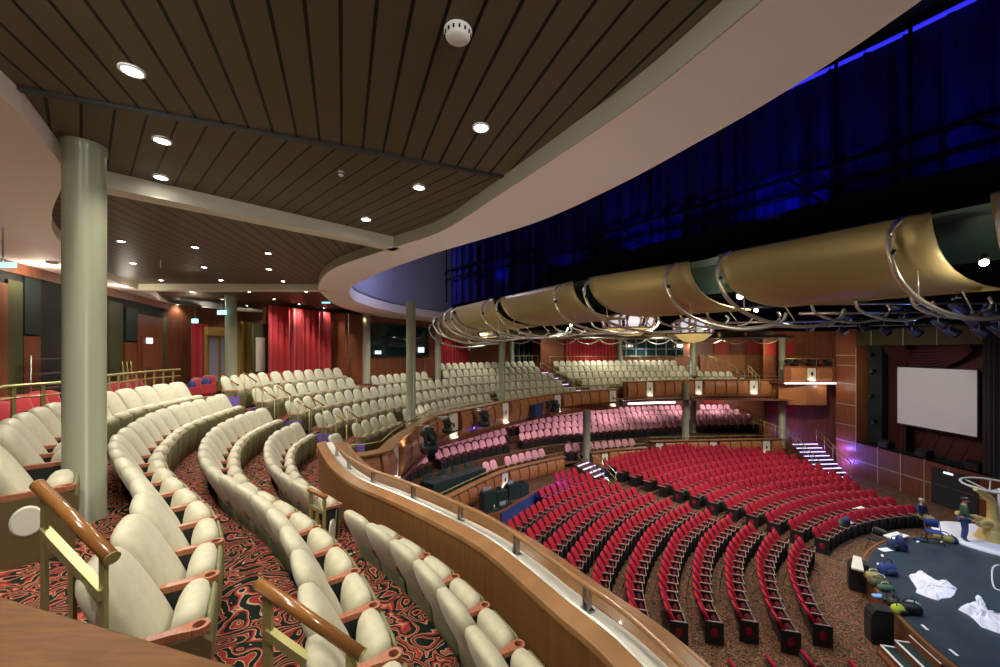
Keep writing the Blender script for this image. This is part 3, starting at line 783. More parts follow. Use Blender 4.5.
m = MB(); m.sweep([(B0[0]-bd[0]*.02, B0[1]-bd[1]*.02), (B_r[0]+bd[0]*.04, B_r[1]+bd[1]*.04)], [(-.17, Z(-2.0)), (.12, Z(-2.0)), (.12, Z(-ZC-.05)), (-.17, Z(-ZC-.05))]); struct('ceiling_beam', m, M['beampaint'])
m = MB(); m.box((-10.0, 12.9, Z(-2.1)), (8.6, .35, .22)); struct('ceiling_beam', m, M['beampaint'])
# low cream ceiling along the lounge, with its curved edge
lo = resample(spline([(-3.0, .6), (-3.5, 2.0)]+[up(u, v, 2.0) for u, v in [(0, 95), (38, 135), (64, 176)]]+[up(52, 215, 2.0), up(62, 243, 2.0), up(110, 280, 2.0), up(150, 294, 2.0), up(181, 309, 2.0), (-15.5, 25)], 8), n=90)
lo2 = [(p[0]-14, p[1]+2) for p in lo]
m = MB(); m.strip(lo2, Z(-2.0), lo, Z(-2.0)); m.strip(lo, Z(-2.0), lo, Z(-ZC-.05)); struct('ceiling', m, M['soffit'])
m = MB(); m.add([(-26, 15, Z(-2.02)), (-10, 24, Z(-2.02)), (-9, 42, Z(-2.02)), (-26, 42, Z(-2.02))], [(0, 1, 2, 3)]); struct('ceiling', m, M['soffit'])

# ================================================================== columns
def column(x, y, r, z0, z1, label=None):
    m = MB(); m.lathe([(r*1.12, z0), (r*1.12, z0+.08), (r, z0+.1), (r, z1-.1), (r*1.06, z1-.08), (r*1.06, z1)], (x, y, 0), 32)
    o = build('column', m, M['colpaint']); o['kind'] = 'structure'
    o['label'] = label; o['category'] = 'column'
    return o
cx, cy = up(87, 158, ZC); s = (4.5/cy); cx, cy = cx*s, cy*s
column(-4.43, 4.15, .168, Z(1.85), Z(-ZC), 'thick grey-green column standing among the cream seats near the camera')
def colat(u, Y, r, zb, zt, lab): column((u-500)*Y/F, Y, r, Z(zb), Z(zt), lab)
colat(231, 15.5, .2, 1.75, -2.2, 'grey-green column by the lounge railing in front of the yellow curtains')
colat(366.5, 20.6, .19, 1.75, -2.0, 'slim column at the left corner of the control room window')
colat(411, 15.9, .19, 3.5, -2.0, 'slim column rising between the front cream rows before the control room window')
colat(438, 24.0, .19, 2.2, -2.0, 'slim column at the right corner of the control room window')
colat(502, 22.8, .19, 3.5, -1.4, 'slim column left of the lit balcony stairs')
colat(511, 30.5, .19, 1.7, -1.4, 'slim column at the back wall behind the middle cream rows')
colat(620, 33.5, .2, 1.7, -1.4, 'slim column at the back wall beside the dark windows')
colat(586.5, 25.6, .24, 7.2, 3.9, 'column under the middle balcony front among the pink-lit seats')
colat(685.5, 28.6, .24, 7.2, 2.3, 'column passing the far balcony front beside the pink-lit seats')
colat(693, 31.5, .24, 6.6, 3.4, 'pale column behind the pink-lit seats under the far balcony')
colat(693, 31.8, .24, 2.0, -1.4, 'column behind the far cream seats below the lantern')
colat(782, 28.9, .22, 7.2, -1.0, 'column at the corner of the opera box')

# ================================================================== lounge wall on the side of the nearest rows
WA, WB = (-9.6, 5.2), (-14.9, 18.4)
wl = hypot(WB[0]-WA[0], WB[1]-WA[1]); wu = ((WB[0]-WA[0])/wl, (WB[1]-WA[1])/wl); wn = (wu[1], -wu[0])
def onwall(s, off=0): return (WA[0]+wu[0]*s+wn[0]*off, WA[1]+wu[1]*s+wn[1]*off)
m = MB(); m.sweep([onwall(-8), onwall(wl)], [(-.3, Z(1.75)), (0, Z(1.75)), (0, Z(-2.0)), (-.3, Z(-2.0))]); struct('wall_left', m, M['darkwall'])
def wallpanel(u0, u1, z0, z1, mt, off=.05, base=0):  # panel on the lounge wall between two sight lines
    def hit(u):
        k = (u-500)/F
        s = (k*WA[1]-WA[0])/(wu[0]-k*wu[1]); return s
    s0, s1 = hit(u0), hit(u1); m = MB(); a, b = onwall(s0), onwall(s1)
    m.sweep([a, b], [(base, Z(z0)), (off, Z(z0)), (off, Z(z1)), (base, Z(z1))]); return m, s0, s1
k = 0
for u0, u1, z0, z1, mt in [(-60, 5, 1.7, -1.5, 'wallwood'), (5, 20, 1.7, -1.6, 'greenpaint'), (21, 38, 1.7, -.35, 'wallwood'), (22, 38, -.4, -1.75, 'darkteal'), (108, 121, 1.7, -1.6, 'greenpaint'), (123, 135, 1.7, -.3, 'wallwood'), (124, 136, -.35, -1.5, 'darkteal'),
                           (136, 161, 1.7, -1.35, 'wallwood'), (161, 168, 1.7, -1.4, 'greenpaint'), (169, 180, 1.7, -.3, 'wallwood'), (169, 180, -.35, -1.9, 'darkteal')]:
    m, s0, s1 = wallpanel(u0, u1, z0, z1, mt); k += 1; o = struct('wall_panel', m, M[mt])
m, s0, s1 = wallpanel(139, 159, 1.7, -.55, 'wallwood', .09); dr = struct('door_1', m, M['wallwood'])
m, _, _ = wallpanel(142, 147, .9, .6, 'steel', .14); struct('handle', m, M['steel'], dr)
m, s0, s1 = wallpanel(-80, 200, -1.75, -2.0, 'wallwood2', .12); struct('trim_3', m, M['wallwood2'])
m, _, _ = wallpanel(143, 149, -.28, -.5, 'white', .12, .095); t = tag(build('exit_notice', m, M['exitwhite']), 'small lit white exit notice on the brown lounge door', 'sign')
m, _, _ = wallpanel(173, 177, .35, -.35, 'white', .08, .055); tag(build('wall_notice', m, M['white']), 'white paper notice on the lounge wall by the red curtain', 'notice')
# shelving trolleys and folded chairs in the dark recesses
t = thing('display_stand', 'black open display stand in the dark recess behind the thick column', 'stand', (*onwall(4.4, .25), Z(1.79)))
mm = MB(); a, b = onwall(3.9, .3), onwall(5.0, .3); mm.tube([(*a, Z(1.7)), (*a, Z(.1))], .02); mm.tube([(*b, Z(1.7)), (*b, Z(.1))], .02)
build('upright', mm, M['steel'], t)
for zz in (.2, .55, .9, 1.3): 
    mm = MB(); mm.sweep([a, b], [(-.12, Z(zz)), (.12, Z(zz)), (.12, Z(zz)+.02), (-.12, Z(zz)+.02)]); build('shelf', mm, M['steel'], t)
for i in range(3):
    _, s, _ = wallpanel(107+4.5*i, 112+4.5*i, 1, 0, 'wallwood'); t = thing('folded_stand', 'folded hoop-backed stand leaning in the recess, %s from the column' % nth(i+1), 'stand', (*onwall(s, .4), Z(1.79)), 0, 'hooped stands in the wall recess')
    a, b = onwall(s-.1, .45), onwall(s+.28, .2)
    mm = MB(); mm.tube(spline([(*a, Z(1.79)), (a[0], a[1], Z(.9)), (a[0]*.6+b[0]*.4, a[1]*.6+b[1]*.4, Z(.35)), (b[0], b[1], Z(.8)), (b[0], b[1], Z(1.79))], 6), .025, 7); build('hoop', mm, M['brass'], t)
    mm = MB(); mm.tube([(a[0], a[1], Z(1.2)), (b[0], b[1], Z(1.2))], .015, 6); build('crossbar', mm, M['brass'], t)

# lounge railing behind the highest row
LR = resample(spline([(-5.1, 3.2), (-6.6, 4.9), at(0, 390, .62)]+[(-8.1, 7.2), (-9.2, 9.0), (-9.9, 11.0), (-10.1, 12.3)], 8), .1)
hr = thing('lounge_railing', 'brass railing with upright bars behind the highest near row of cream seats', 'railing', (LR[20][0], LR[20][1], Z(1.79)))
for zz, r in ((.58, .03), (.78, .016)):
    mm = MB(); mm.tube([(p[0], p[1], Z(zz)) for p in LR], r, 8); build('rail', mm, M['brass'], hr)
for p, n in list(zip(LR, normals(LR)))[::4]:
    mm = MB(); mm.box((p[0], p[1], Z(1.16)), (.065, .02, 1.2), atan2(n[1], n[0])+pi/2); build('baluster', mm, M['brass'], hr)

# red tub chairs in the lounge
def armchair():
    t = thing('red_armchair', 'x', 'armchair')
    m = MB(); m.loft([(.12, 0, .30, .30), (.30, 0, .33, .32), (.43, 0, .33, .32), (.46, 0, .28, .28)], 16, 4); local('seat', m, M['curtain'], t)
    m = MB(); m.loft([(.30, -.28, .32, .06), (.6, -.31, .34, .07), (.82, -.35, .31, .06), (.88, -.36, .2, .03)], 16, 3); local('backrest', m, M['curtain'], t)
    for s in (-1, 1):
        m = MB(); m.box((s*.34, -.02, .42), (.09, .58, .34)); local('armrest', m, M['curtain'], t)
    for sx in (-1, 1):
        for sy in (-1, 1):
            m = MB(); m.tube([(sx*.25, sy*.25, 0), (sx*.25, sy*.25, .14)], .025, 6); local('leg', m, M['black'], t)
    know(t); return t
ac = armchair(); spots = [(8, 6.9, 1.0), (26, 7.7, .9), (43, 8.2, .9), (58, 8.9, 1.1), (110, 9.9, .8), (119, 10.9, 1), (129, 11.7, .8), (142, 12.7, .9)]
for i, (u, Y, a) in enumerate(spots):
    o = ac if i == 0 else copy_tree(ac); o.location = ((u-500)*Y/F, Y, Z(1.79)); o.rotation_euler = (0, 0, -2.0+a*.4)
    tag(o, 'red lounge armchair behind the brass railing, %s from the picture edge' % nth(i+1), 'armchair', 'red armchairs behind the railing')
for i, (u, Y, a) in enumerate([(184, 12.9, 2.6), (200, 14.2, 2.9), (248, 18.0, 3.1), (262, 19.0, 3.1)]):
    o = copy_tree(ac); o.location = ((u-500)*Y/F, Y, Z(1.79)); o.rotation_euler = (0, 0, a)
    tag(o, 'red lounge armchair with blue cushion near the aisle rails, %s from the left' % nth(i+1), 'armchair', 'red armchairs at the rear lounge')
    c = MB(); c.loft([(.46, -.16, .18, .06), (.62, -.2, .2, .075), (.78, -.24, .16, .04)], 12, 2.6)
    cu = tag(build('cushion', c.moved(tuple(o.location), a), M['bluebag']), 'blue print cushion on a red armchair, %s of the rear lounge row' % nth(i+1), 'cushion', 'blue cushions')
# dark red banquette in front of the curtains
m = MB()
bp = [pol(32.3, a) for a in (167.5, 165, 162.5, 160)]
m.sweep(bp, [(-.35, Z(1.79)), (.35, Z(1.79)), (.35, Z(1.27)), (.3, Z(1.24)), (-.15, Z(1.24)), (-.2, Z(.95)), (-.35, Z(.95))]); tag(build('banquette', m, M['curtain']), 'long dark red banquette in front of the red curtains', 'bench')

# ================================================================== rear wall, curtains, control room
m = MB(); a0 = ang(sight(266, 33.9)); P = [pol(33.9, a0-3*i) for i in range(26)]; m.sweep(P, [(-.2, Z(1.75)), (0, Z(1.75)), (0, Z(-2.0)), (-.2, Z(-2.0))]); struct('wall_back', m, M['wallwood'])
m = MB(); P = [pol(36.9, 176-2*i) for i in range(12)]; m.sweep(P, [(-.2, Z(1.85)), (0, Z(1.85)), (0, Z(-2.0)), (-.2, Z(-2.0))]); struct('wall_lounge', m, M['wallwood2'])
m = MB(); m.lathe([(41, -1), (41, 16)], (14, 14, 0), 48); struct('wall_outer', m, M['darkwall'])
def pleats(P, amp, wl, zt, zb, name, mt, label, cat='curtain', sm=True):
    P = resample(P, .06); N = normals(P); Q = []; s = 0
    for i, (p, n) in enumerate(zip(P, N)):
        w = amp*(sin(2*pi*i*.06/wl+.8*sin(i*.013*7))+.35*sin(2*pi*i*.06/wl*2.3+1)); Q.append((p[0]+n[0]*w, p[1]+n[1]*w))
    m = MB(); m.sweep(Q, [(-.015, zb), (-.015, zt), (.015, zt), (.015, zb)], smooth=False, cap=True)
    o = build(name, m, mt); tag(o, label, cat); return o
def arcpts(u0, u1, R, n=24):
    a0, a1 = ang(sight(u0, R)), ang(sight(u1, R)); return [pol(R, a0+(a1-a0)*i/n) for i in range(n+1)]
def bsight(u, R):                                    # bearing where a sight line meets the back curve of the far side
    lo, hi = 60, 170
    for _ in range(40):
        m_ = (lo+hi)/2; p = pol(R+dR(m_), m_); w = 500+F*p[0]/p[1]
        if w > u: lo = m_
        else: hi = m_
    return m_
def arcq(u0, u1, R, n=16):
    a0, a1 = bsight(u0, R), bsight(u1, R); return [pol(R+dR(a), a) for a in [a0+(a1-a0)*i/n for i in range(n+1)]]
def q1(u, R): a_ = bsight(u, R); return pol(R+dR(a_), a_)
pleats(arcpts(268, 300, 33.2), .07, .33, Z(-2.0), Z(1.79), 'red_curtain', M['curtain'], 'red pleated curtain on the rear wall, its left half', 'curtain')
pleats(arcpts(301, 332, 33.2), .07, .33, Z(-2.0), Z(1.79), 'red_curtain', M['curtain'], 'red pleated curtain on the rear wall, its right half beside the wood panels', 'curtain')
pleats(arcpts(191, 207, 36.3, 8), .06, .3, Z(-1.2), Z(1.79), 'red_curtain', M['curtain'], 'narrow red curtain beside the lounge doorway', 'curtain')
pleats(arcpts(236, 252, 34.5, 10), .05, .3, Z(-1.3), Z(1.79), 'yellow_curtain', M['yellowcurtain'], 'ochre yellow curtain beside the lit lounge doorway', 'curtain')
pleats(arcpts(441, 468, 33.4, 20), .07, .33, Z(-1.2), Z(1.79), 'red_curtain', M['curtain'], 'red curtain behind the cream rows right of the control room window', 'curtain')
pleats(arcq(566, 615, 32.3, 20), .07, .33, Z(-1.2), Z(1.79), 'red_curtain', M['curtain'], 'red curtain on the back wall beyond the lit balcony stairs', 'curtain')
# lit doorway at the lounge end
t = thing('lit_doorway', 'glazed lounge doorway with pale frame and bluish view', 'doorway', (*sight(217, 35), Z(1.79)))
for u0, u1, key in ((208, 218, 'screen'), (219, 227, 'exitwhite')):
    mm = MB(); mm.sweep(arcpts(u0, u1, 35, 3), [(0, Z(1.3)), (.03, Z(1.3)), (.03, Z(-.6)), (0, Z(-.6))]); build('glazing', mm, M['voidwall'], t)
for u in (207, 218.5, 228):
    p = sight(u, 35); mm = MB(); mm.box((p[0], p[1], Z(.4)), (.12, .12, 2.6)); build('frame_post', mm, M['yellowcurtain'], t)
mm = MB(); mm.sweep(arcpts(205, 230, 35, 3), [(-.05, Z(-.65)), (.15, Z(-.65)), (.15, Z(-1.0)), (-.05, Z(-1.0))]); build('lintel', mm, M['yellowcurtain'], t)
t = thing('poster_case', 'framed pale picture case beside the ochre curtain', 'picture', (*sight(259, 34), Z(1.0)))
mm = MB(); mm.sweep(arcpts(252, 265, 33.9, 3), [(0, Z(1.5)), (.1, Z(1.5)), (.1, Z(-1.2)), (0, Z(-1.2))]); build('frame', mm, M['greenpaint'], t)
mm = MB(); mm.sweep(arcpts(254, 263, 33.9, 3), [(.1, Z(.9)), (.13, Z(.9)), (.13, Z(-.6)), (.1, Z(-.6))]); build('picture', mm, M['medal'], t)
# control room: projecting wood wall with a wide dark window
m = MB(); P = arcpts(345, 441, 32.6, 20); m.sweep(P, [(-1.4, Z(1.75)), (0, Z(1.75)), (0, Z(-2.0)), (-1.4, Z(-2.0))]); cr = struct('wall_control_room', m, M['wallwood'])
m = MB(); m.sweep(arcpts(371, 427, 32.6, 16), [(.01, Z(.28)), (.05, Z(.28)), (.05, Z(-1.55)), (.01, Z(-1.55))]); w = struct('window_1', m, M['glass'])
m = MB()
for za, zb in ((.28, .38), (-1.65, -1.55)): m.sweep(arcpts(370, 428, 32.6, 16), [(0, Z(zb)), (.09, Z(zb)), (.09, Z(za)), (0, Z(za))])
for u in (370.3, 427.8): p = sight(u, 32.52); m.box((p[0], p[1], Z(-.63)), (.1, .1, 2.0), radians(50))
struct('frame', m, M['dmetal'], w)
for u, z0, z1, lab in ((378, .18, -.02, 'bright control monitor behind the dark window, left end'), (421, .1, -.25, 'bright control monitor behind the dark window, right end')):
    m = MB(); m.sweep(arcpts(u-3, u+3, 32.5, 2), [(0, Z(z0)), (.02, Z(z0)), (.02, Z(z1)), (0, Z(z1))]); tag(build('monitor', m, M['exitwhite']), lab, 'monitor')
for u in (348.5, 385, 400, 415, 425):
    p = sight(u, 32.55); m = MB(); m.box((p[0], p[1], Z(.0 if u < 350 else 1.05)), (.04, .04, 3.9 if u < 350 else 1.3)); struct('trim_4', m, M['steel'])
m = MB(); m.sweep(arcq(620, 683, 32.5, 16), [(0, Z(.5)), (.06, Z(.5)), (.06, Z(-1.1)), (0, Z(-1.1))]); w = struct('window_2', m, M['glass'])
for u in (626, 636, 646, 656, 666, 676):
    p = q1(u, 32.45); m = MB(); m.box((p[0], p[1], Z(-.3)), (.06, .06, 1.6)); struct('mullion', m, M['voidwall'], w)
m = MB(); m.sweep(arcq(620, 683, 32.4, 16), [(0, Z(-.15)), (.04, Z(-.15)), (.04, Z(-.2)), (0, Z(-.2))]); struct('mullion', m, M['voidwall'], w)
m = MB(); m.sweep(arcpts(512, 532, 33.6, 8), [(0, Z(1.5)), (.06, Z(1.5)), (.06, Z(-.9)), (0, Z(-.9))]); w = struct('window_3', m, M['glass'])
for u in (514, 519, 524, 529):
    p = sight(u, 33.55); m = MB(); m.box((p[0], p[1], Z(.2)), (.06, .06, 2.0)); struct('mullion', m, M['voidwall'], w)
m = MB(); m.sweep(arcpts(466, 470, 33.6, 3), [(0, Z(.0)), (.06, Z(0)), (.06, Z(-.45)), (0, Z(-.45))]); tag(build('wall_notice', m, M['white']), 'white notice on the back wall between the curtains', 'notice')

# far wall behind the side section and the terrace
m = MB(); P = [pol(32.65+dR(t), t) for t in [127-1.5*i for i in range(30)]]; m.sweep(P, [(-.2, Z(3.4)), (0, Z(3.4)), (0, Z(-2.0)), (-.2, Z(-2.0))]); struct('wall_far', m, M['wallwood'])
m = MB(); m.sweep(offset(PINKALL, -7.6)+[(25, 36.0), (30, 35.5)], [(-.2, 0), (0, 0), (0, Z(3.4)), (-.2, Z(3.4))]); struct('wall_terrace', m, M['wallwood2'])
for u0, u1, z0, z1, mt in [(694, 712, .25, -.75, 'wallwood2'), (714, 728, .25, -.75, 'redwall'), (730, 744, .25, -.75, 'wallwood2'), (746, 772, .25, -.75, 'redwall')]:
    m = MB(); m.sweep(arcq(u0, u1, 32.55, 6), [(0, Z(z0)), (.06, Z(z0)), (.06, Z(z1)), (0, Z(z1))]); struct('wall_panel', m, M[mt])
m = MB(); m.sweep(arcq(700, 782, 32.4, 10), [(0, Z(2.2)), (.12, Z(2.2)), (.12, Z(.35)), (0, Z(.35))]); struct('wall_panel', m, M['veneer2'])
BT = [p for p in offset(PINKALL, -7.35) if p[1] > 20]
def bt(u0, u1): return [p for p in BT if u0 < 500+F*p[0]/p[1] < u1]
for u0, u1, z0, z1, mt in [(702, 728, 4.9, 4.2, 'redwall'), (750, 782, 5.0, 4.2, 'redwall')]:
    m = MB(); m.sweep(bt(u0, u1), [(-.05, Z(z0)), (.0, Z(z0)), (.0, Z(z1)), (-.05, Z(z1))]); struct('wall_panel', m, M[mt])
STRIP = [(p[0], p[1]-.5) for p in bt(624, 675)]
m = MB(); m.sweep(STRIP, [(0, Z(4.72)), (.1, Z(4.72)), (.1, Z(4.56)), (0, Z(4.56))]); tag(build('strip_light', m, M['lampwhite']), 'long white strip light glowing under the far balcony', 'strip light')
# ================================================================== the opening above the auditorium
m = MB(); P = ring_out+far_out[1:]; m.sweep(P, [(0, Z(-2.4)), (0, Z(-6.4)), (-.1, Z(-6.4)), (-.1, Z(-2.4))], smooth=False); struct('wall_void', m, M['voidwall'])
m = MB(); m.add([(-9, -4, Z(-6.4)), (34, -4, Z(-6.4)), (34, 40, Z(-6.4)), (-9, 40, Z(-6.4))], [(0, 1, 2, 3)]); struct('ceiling', m, M['darkwall'])
WD = (.952, .306)                                    # direction the reflector shells curl in
def wofs(p, s): return (p[0]+WD[0]*s, p[1]+WD[1]*s)
DP = [(11.5, .3), (9.6, 3.6), (7.9, 6.65), (6.8, 8.3), (4.66, 11.3), (2.8, 13.3), (.3, 15.8), (-1.6, 17.6), (-2.3, 19.4), (-1.4, 22), (2, 25), (8, 27)]
DP = spline(DP, 10)
pleats(DP, .10, .62, Z(-5.9), Z(-2.2), 'blue_drape', M['drape'], 'huge dark blue pleated drape hanging above the gold ceiling reflectors', 'drape')
t = thing('pipe_truss', 'dark pipe truss across the blue drape above the reflectors', 'truss', (5, 9, Z(-3.4)))
for zz in (-3.75, -3.35):
    mm = MB(); mm.tube([(p[0]-.35, p[1]-.12, Z(zz)) for p in DP[:-30]], .05, 6); build('chord', mm, M['shadeblack'], t)
for i in range(4, len(DP)-34, 6):
    p, q = DP[i], DP[i+3]
    mm = MB(); mm.tube([(p[0]-.35, p[1]-.12, Z(-2.3)), (p[0]-.35, p[1]-.12, Z(-5.9))], .03 if i % 12 else .06, 6); build('upright', mm, M['shadeblack'], t)
    if i % 12 == 4: mm = MB(); mm.tube([(p[0]-.35, p[1]-.12, Z(-2.8)), (q[0]-.35, q[1]-.12, Z(-3.7))], .03, 5); build('brace', mm, M['shadeblack'], t)
m = MB(); m.tube([(p[0]-.1, p[1]-.05, Z(-5.85)) for p in DP[:70]], .04, 6); tag(build('cove_light_tube', m, M['blueglow']), 'line of deep blue cove light along the top of the drape', 'cove light')

# reflector shells, their hangers and the catwalk behind them
PAN = [((8.2, 3.1), up(990, 195, 2.1), 2.1, 2.1), (up(930, 213, 2.1), up(718, 255, 2.1), 2.1, 2.1), (up(688, 262, 2.1), up(588, 278, 2.1), 2.1, 2.1), (up(572, 282, 2.1), up(500, 298, 2.1), 2.1, 2.1),
       (up(493, 299, 2.1), up(455, 308, 2.05), 2.1, 2.05), (up(451.5, 308, 2.08), up(438, 315, 2.0), 2.05, 2.0), ((-3.1, 21.9), (-4.1, 24.0), 1.95, 1.75)]
SECT = [(0, 0), (.02, -.14), (.07, -.31), (.18, -.51), (.36, -.70), (.60, -.85), (.95, -.97), (1.4, -1.05), (1.95, -1.08)]
where = ['cut off by the picture edge', 'largest of the row', '2nd largest of the row', 'middle of the row', '4th from the stage side', '5th from the stage side', 'last, at the far tip']
TUBE = [(.05, .02), (-.10, -.08), (-.24, -.2), (-.30, -.4), (-.25, -.65), (-.02, -.98), (.45, -1.26), (1.2, -1.46), (2.1, -1.54), (3.0, -1.46), (3.5, -1.30), (3.65, -1.08)]
for i, (a, b, za, zb) in enumerate(PAN):
    n = 14; V = []; Fc = []
    for j in range(n+1):
        f = j/n; p = (a[0]+(b[0]-a[0])*f, a[1]+(b[1]-a[1])*f); bow = 0; zz = za+(zb-za)*f
        for lay in (0, .03):
            for s, dz in SECT: q = wofs(p, s-bow+lay); V.append((q[0], q[1], Z(-(zz+dz))+lay))
    k = len(SECT); st = 2*k
    for j in range(n):
        for c in range(k-1):
            Fc.append((j*st+c, j*st+c+1, (j+1)*st+c+1, (j+1)*st+c)); Fc.append((j*st+k+c+1, j*st+k+c, (j+1)*st+k+c, (j+1)*st+k+c+1))
        for c in (0, k-1): Fc.append((j*st+c, (j+1)*st+c, (j+1)*st+k+c, j*st+k+c))
    for j in (0, n):
        for c in range(k-1): Fc.append((j*st+c, j*st+k+c, j*st+k+c+1, j*st+c+1))
    m = MB(); m.add(V, Fc, 0, True)
    t = thing('ceiling_reflector', 'curved gold ceiling reflector shell with chrome hoops, '+where[i], 'ceiling reflector', (a[0], a[1], Z(-za)), 0, 'row of gold ceiling reflectors')
    build('shell', m, M['cloud'], t)
    for f in (.10, .93):
        p = (a[0]+(b[0]-a[0])*f, a[1]+(b[1]-a[1])*f); zz = za+(zb-za)*f
        m = MB(); m.tube(spline([(*wofs(p, s), Z(-(zz+dz))) for s, dz in TUBE], 5), .042, 9); hp = build('hoop', m, M['chrome'], t)
        q = wofs(p, -.26); m = MB(); m.tube([(q[0], q[1], Z(-(zz-.52))), (q[0]+.015, q[1], Z(-(zz-.6)))], .06, 9); build('collar', m, M['dmetal'], hp)
        for s0, d0, s1, d1 in ((.45, -1.24, .42, -.80), (2.0, -1.44, 1.55, -.96)):
            m = MB(); q, r = wofs(p, s0), wofs(p, s1); m.tube([(q[0], q[1], Z(-(zz+d0))), (r[0], r[1], Z(-(zz+d1)))], .014, 6); build('hanger', m, M['chrome'], hp)
    for f in ((.3, .55, .78) if i < 5 else (.5,)):    # smaller hoops under the inner lip
        p = (a[0]+(b[0]-a[0])*f, a[1]+(b[1]-a[1])*f); zz = za+(zb-za)*f
        m = MB(); m.tube(spline([(*wofs(p, s), Z(-(zz+dz))) for s, dz in [(1.7, -1.09), (1.85, -1.28), (2.5, -1.42), (3.3, -1.44), (4.1, -1.3), (4.35, -1.12), (4.25, -1.0)]], 5), .03, 8); build('lip_hoop', m, M['chrome'], t)
tp = [(9.0, 1.5)]+[PAN[0][0]]+[q for a, b, _, _ in PAN[1:5] for q in (a, b)]+[(-2.6, 20.5), (-2.6, 23)]
tp = resample(spline(tp, 5), n=80)
CW = lambda o: [wofs(p, o) for p in tp]
m = MB(); m.strip(CW(.9), Z(-2.1), CW(1.7), Z(-1.5)); m.strip(CW(.12), Z(-2.1), CW(.9), Z(-2.1))
cwk = struct('catwalk', m, M['gap'], None, 'dark catwalk behind the gold ceiling reflectors', 'catwalk')
m = MB(); m.strip(CW(.9), Z(-2.1), CW(.9), Z(-2.95)); m.strip(CW(.9), Z(-2.95), CW(1.9), Z(-2.95)); struct('black_skirt', m, M['shadeblack'], cwk)
inn = [wofs(p, 1.7) for p in tp]; m = MB(); m.add([(p[0], p[1], Z(-1.5)) for p in inn]+[(4, 31, Z(-1.5)), (27, 31, Z(-1.5)), (27, 2, Z(-1.5))], [tuple(range(len(inn)+3))]); struct('ceiling', m, M['shadeblack'])  # dark sheet added where the space inside the reflectors lies in shade
# far side of the reflector ring, with scalloped hoops seen under it
fp = resample(spline([(-1.5, 26.6), (2.5, 28.6), (8, 29.8), (14, 29.8), (20, 28.4)], 8), n=13)
for i in range(12):
    a, b = fp[i], fp[i+1]; m = MB(); V = []; nn = (b[1]-a[1], -(b[0]-a[0])); l = hypot(*nn); nn = (nn[0]/l, nn[1]/l)
    a2 = (a[0]+(b[0]-a[0])*.04, a[1]+(b[1]-a[1])*.04); b2 = (a[0]+(b[0]-a[0])*.96, a[1]+(b[1]-a[1])*.96)
    m.sweep([a2, b2], [(0, Z(-1.5)), (.05, Z(-1.2)), (.2, Z(-1.0)), (.5, Z(-.9)), (.9, Z(-.88)), (.9, Z(-.91)), (.5, Z(-.93)), (.23, Z(-1.03)), (.08, Z(-1.22)), (.03, Z(-1.5))], smooth=True)
    t = thing('ceiling_reflector', 'small gold reflector of the far curve above the back rows, %s from its left end' % nth(i+1), 'ceiling reflector', (a[0], a[1], Z(-1.5)), 0, 'gold reflectors of the far curve')
    build('shell', m, M['cloud'], t)
    m = MB(); mid = ((a[0]+b[0])/2+nn[0]*1.0, (a[1]+b[1])/2+nn[1]*1.0); w = ((b[0]-a[0])*.46, (b[1]-a[1])*.46)
    m.tube(spline([(mid[0]-w[0], mid[1]-w[1], Z(-.86)), (mid[0]-w[0]*.7, mid[1]-w[1]*.7, Z(-.66)), (mid[0], mid[1], Z(-.52)), (mid[0]+w[0]*.7, mid[1]+w[1]*.7, Z(-.66)), (mid[0]+w[0], mid[1]+w[1], Z(-.86))], 6), .035, 7); build('hoop', m, M['chrome'], t)
m = MB(); m.tube([(p[0]+.3, p[1]-1.5, Z(-.98)) for p in fp], .07, 8); tag(build('lighting_bar', m, M['steel']), 'long steel pipe bar running below the far reflectors', 'pipe')

# small bright lamps in the gaps between the reflectors
GL = [(984, 262, 5.75), (740, 296, 9.6), (655, 309, 13.0), (560, 318, 17), (792, 303, 11.5), (756, 310, 13.5), (548, 324, 18.5), (571, 325, 17.5), (481, 326, 20.5)]
for i, (u, v, Y) in enumerate(GL):
    p = ((u-500)*Y/F, Y, Z((v-V0)*Y/F))
    t = thing('spot_lamp', 'small bright round spot lamp glowing in a gap between gold reflectors, %s largest' % nth(i+1), 'lamp', p, 0, 'spot lamps among the reflectors')
    m = MB(); m.ball((p[0], p[1], p[2]-.01), .05 if i == 0 else .07 if i < 4 else .06, 12); build('bulb', m, M['lamp'], t)
    m = MB(); k_ = .6 if i == 0 else 1; m.lathe([(.085*k_, .03), (.09*k_, .10*k_), (.05*k_, .2*k_), (.0, .2*k_)], p, 14); build('housing', m, M['black'], t)

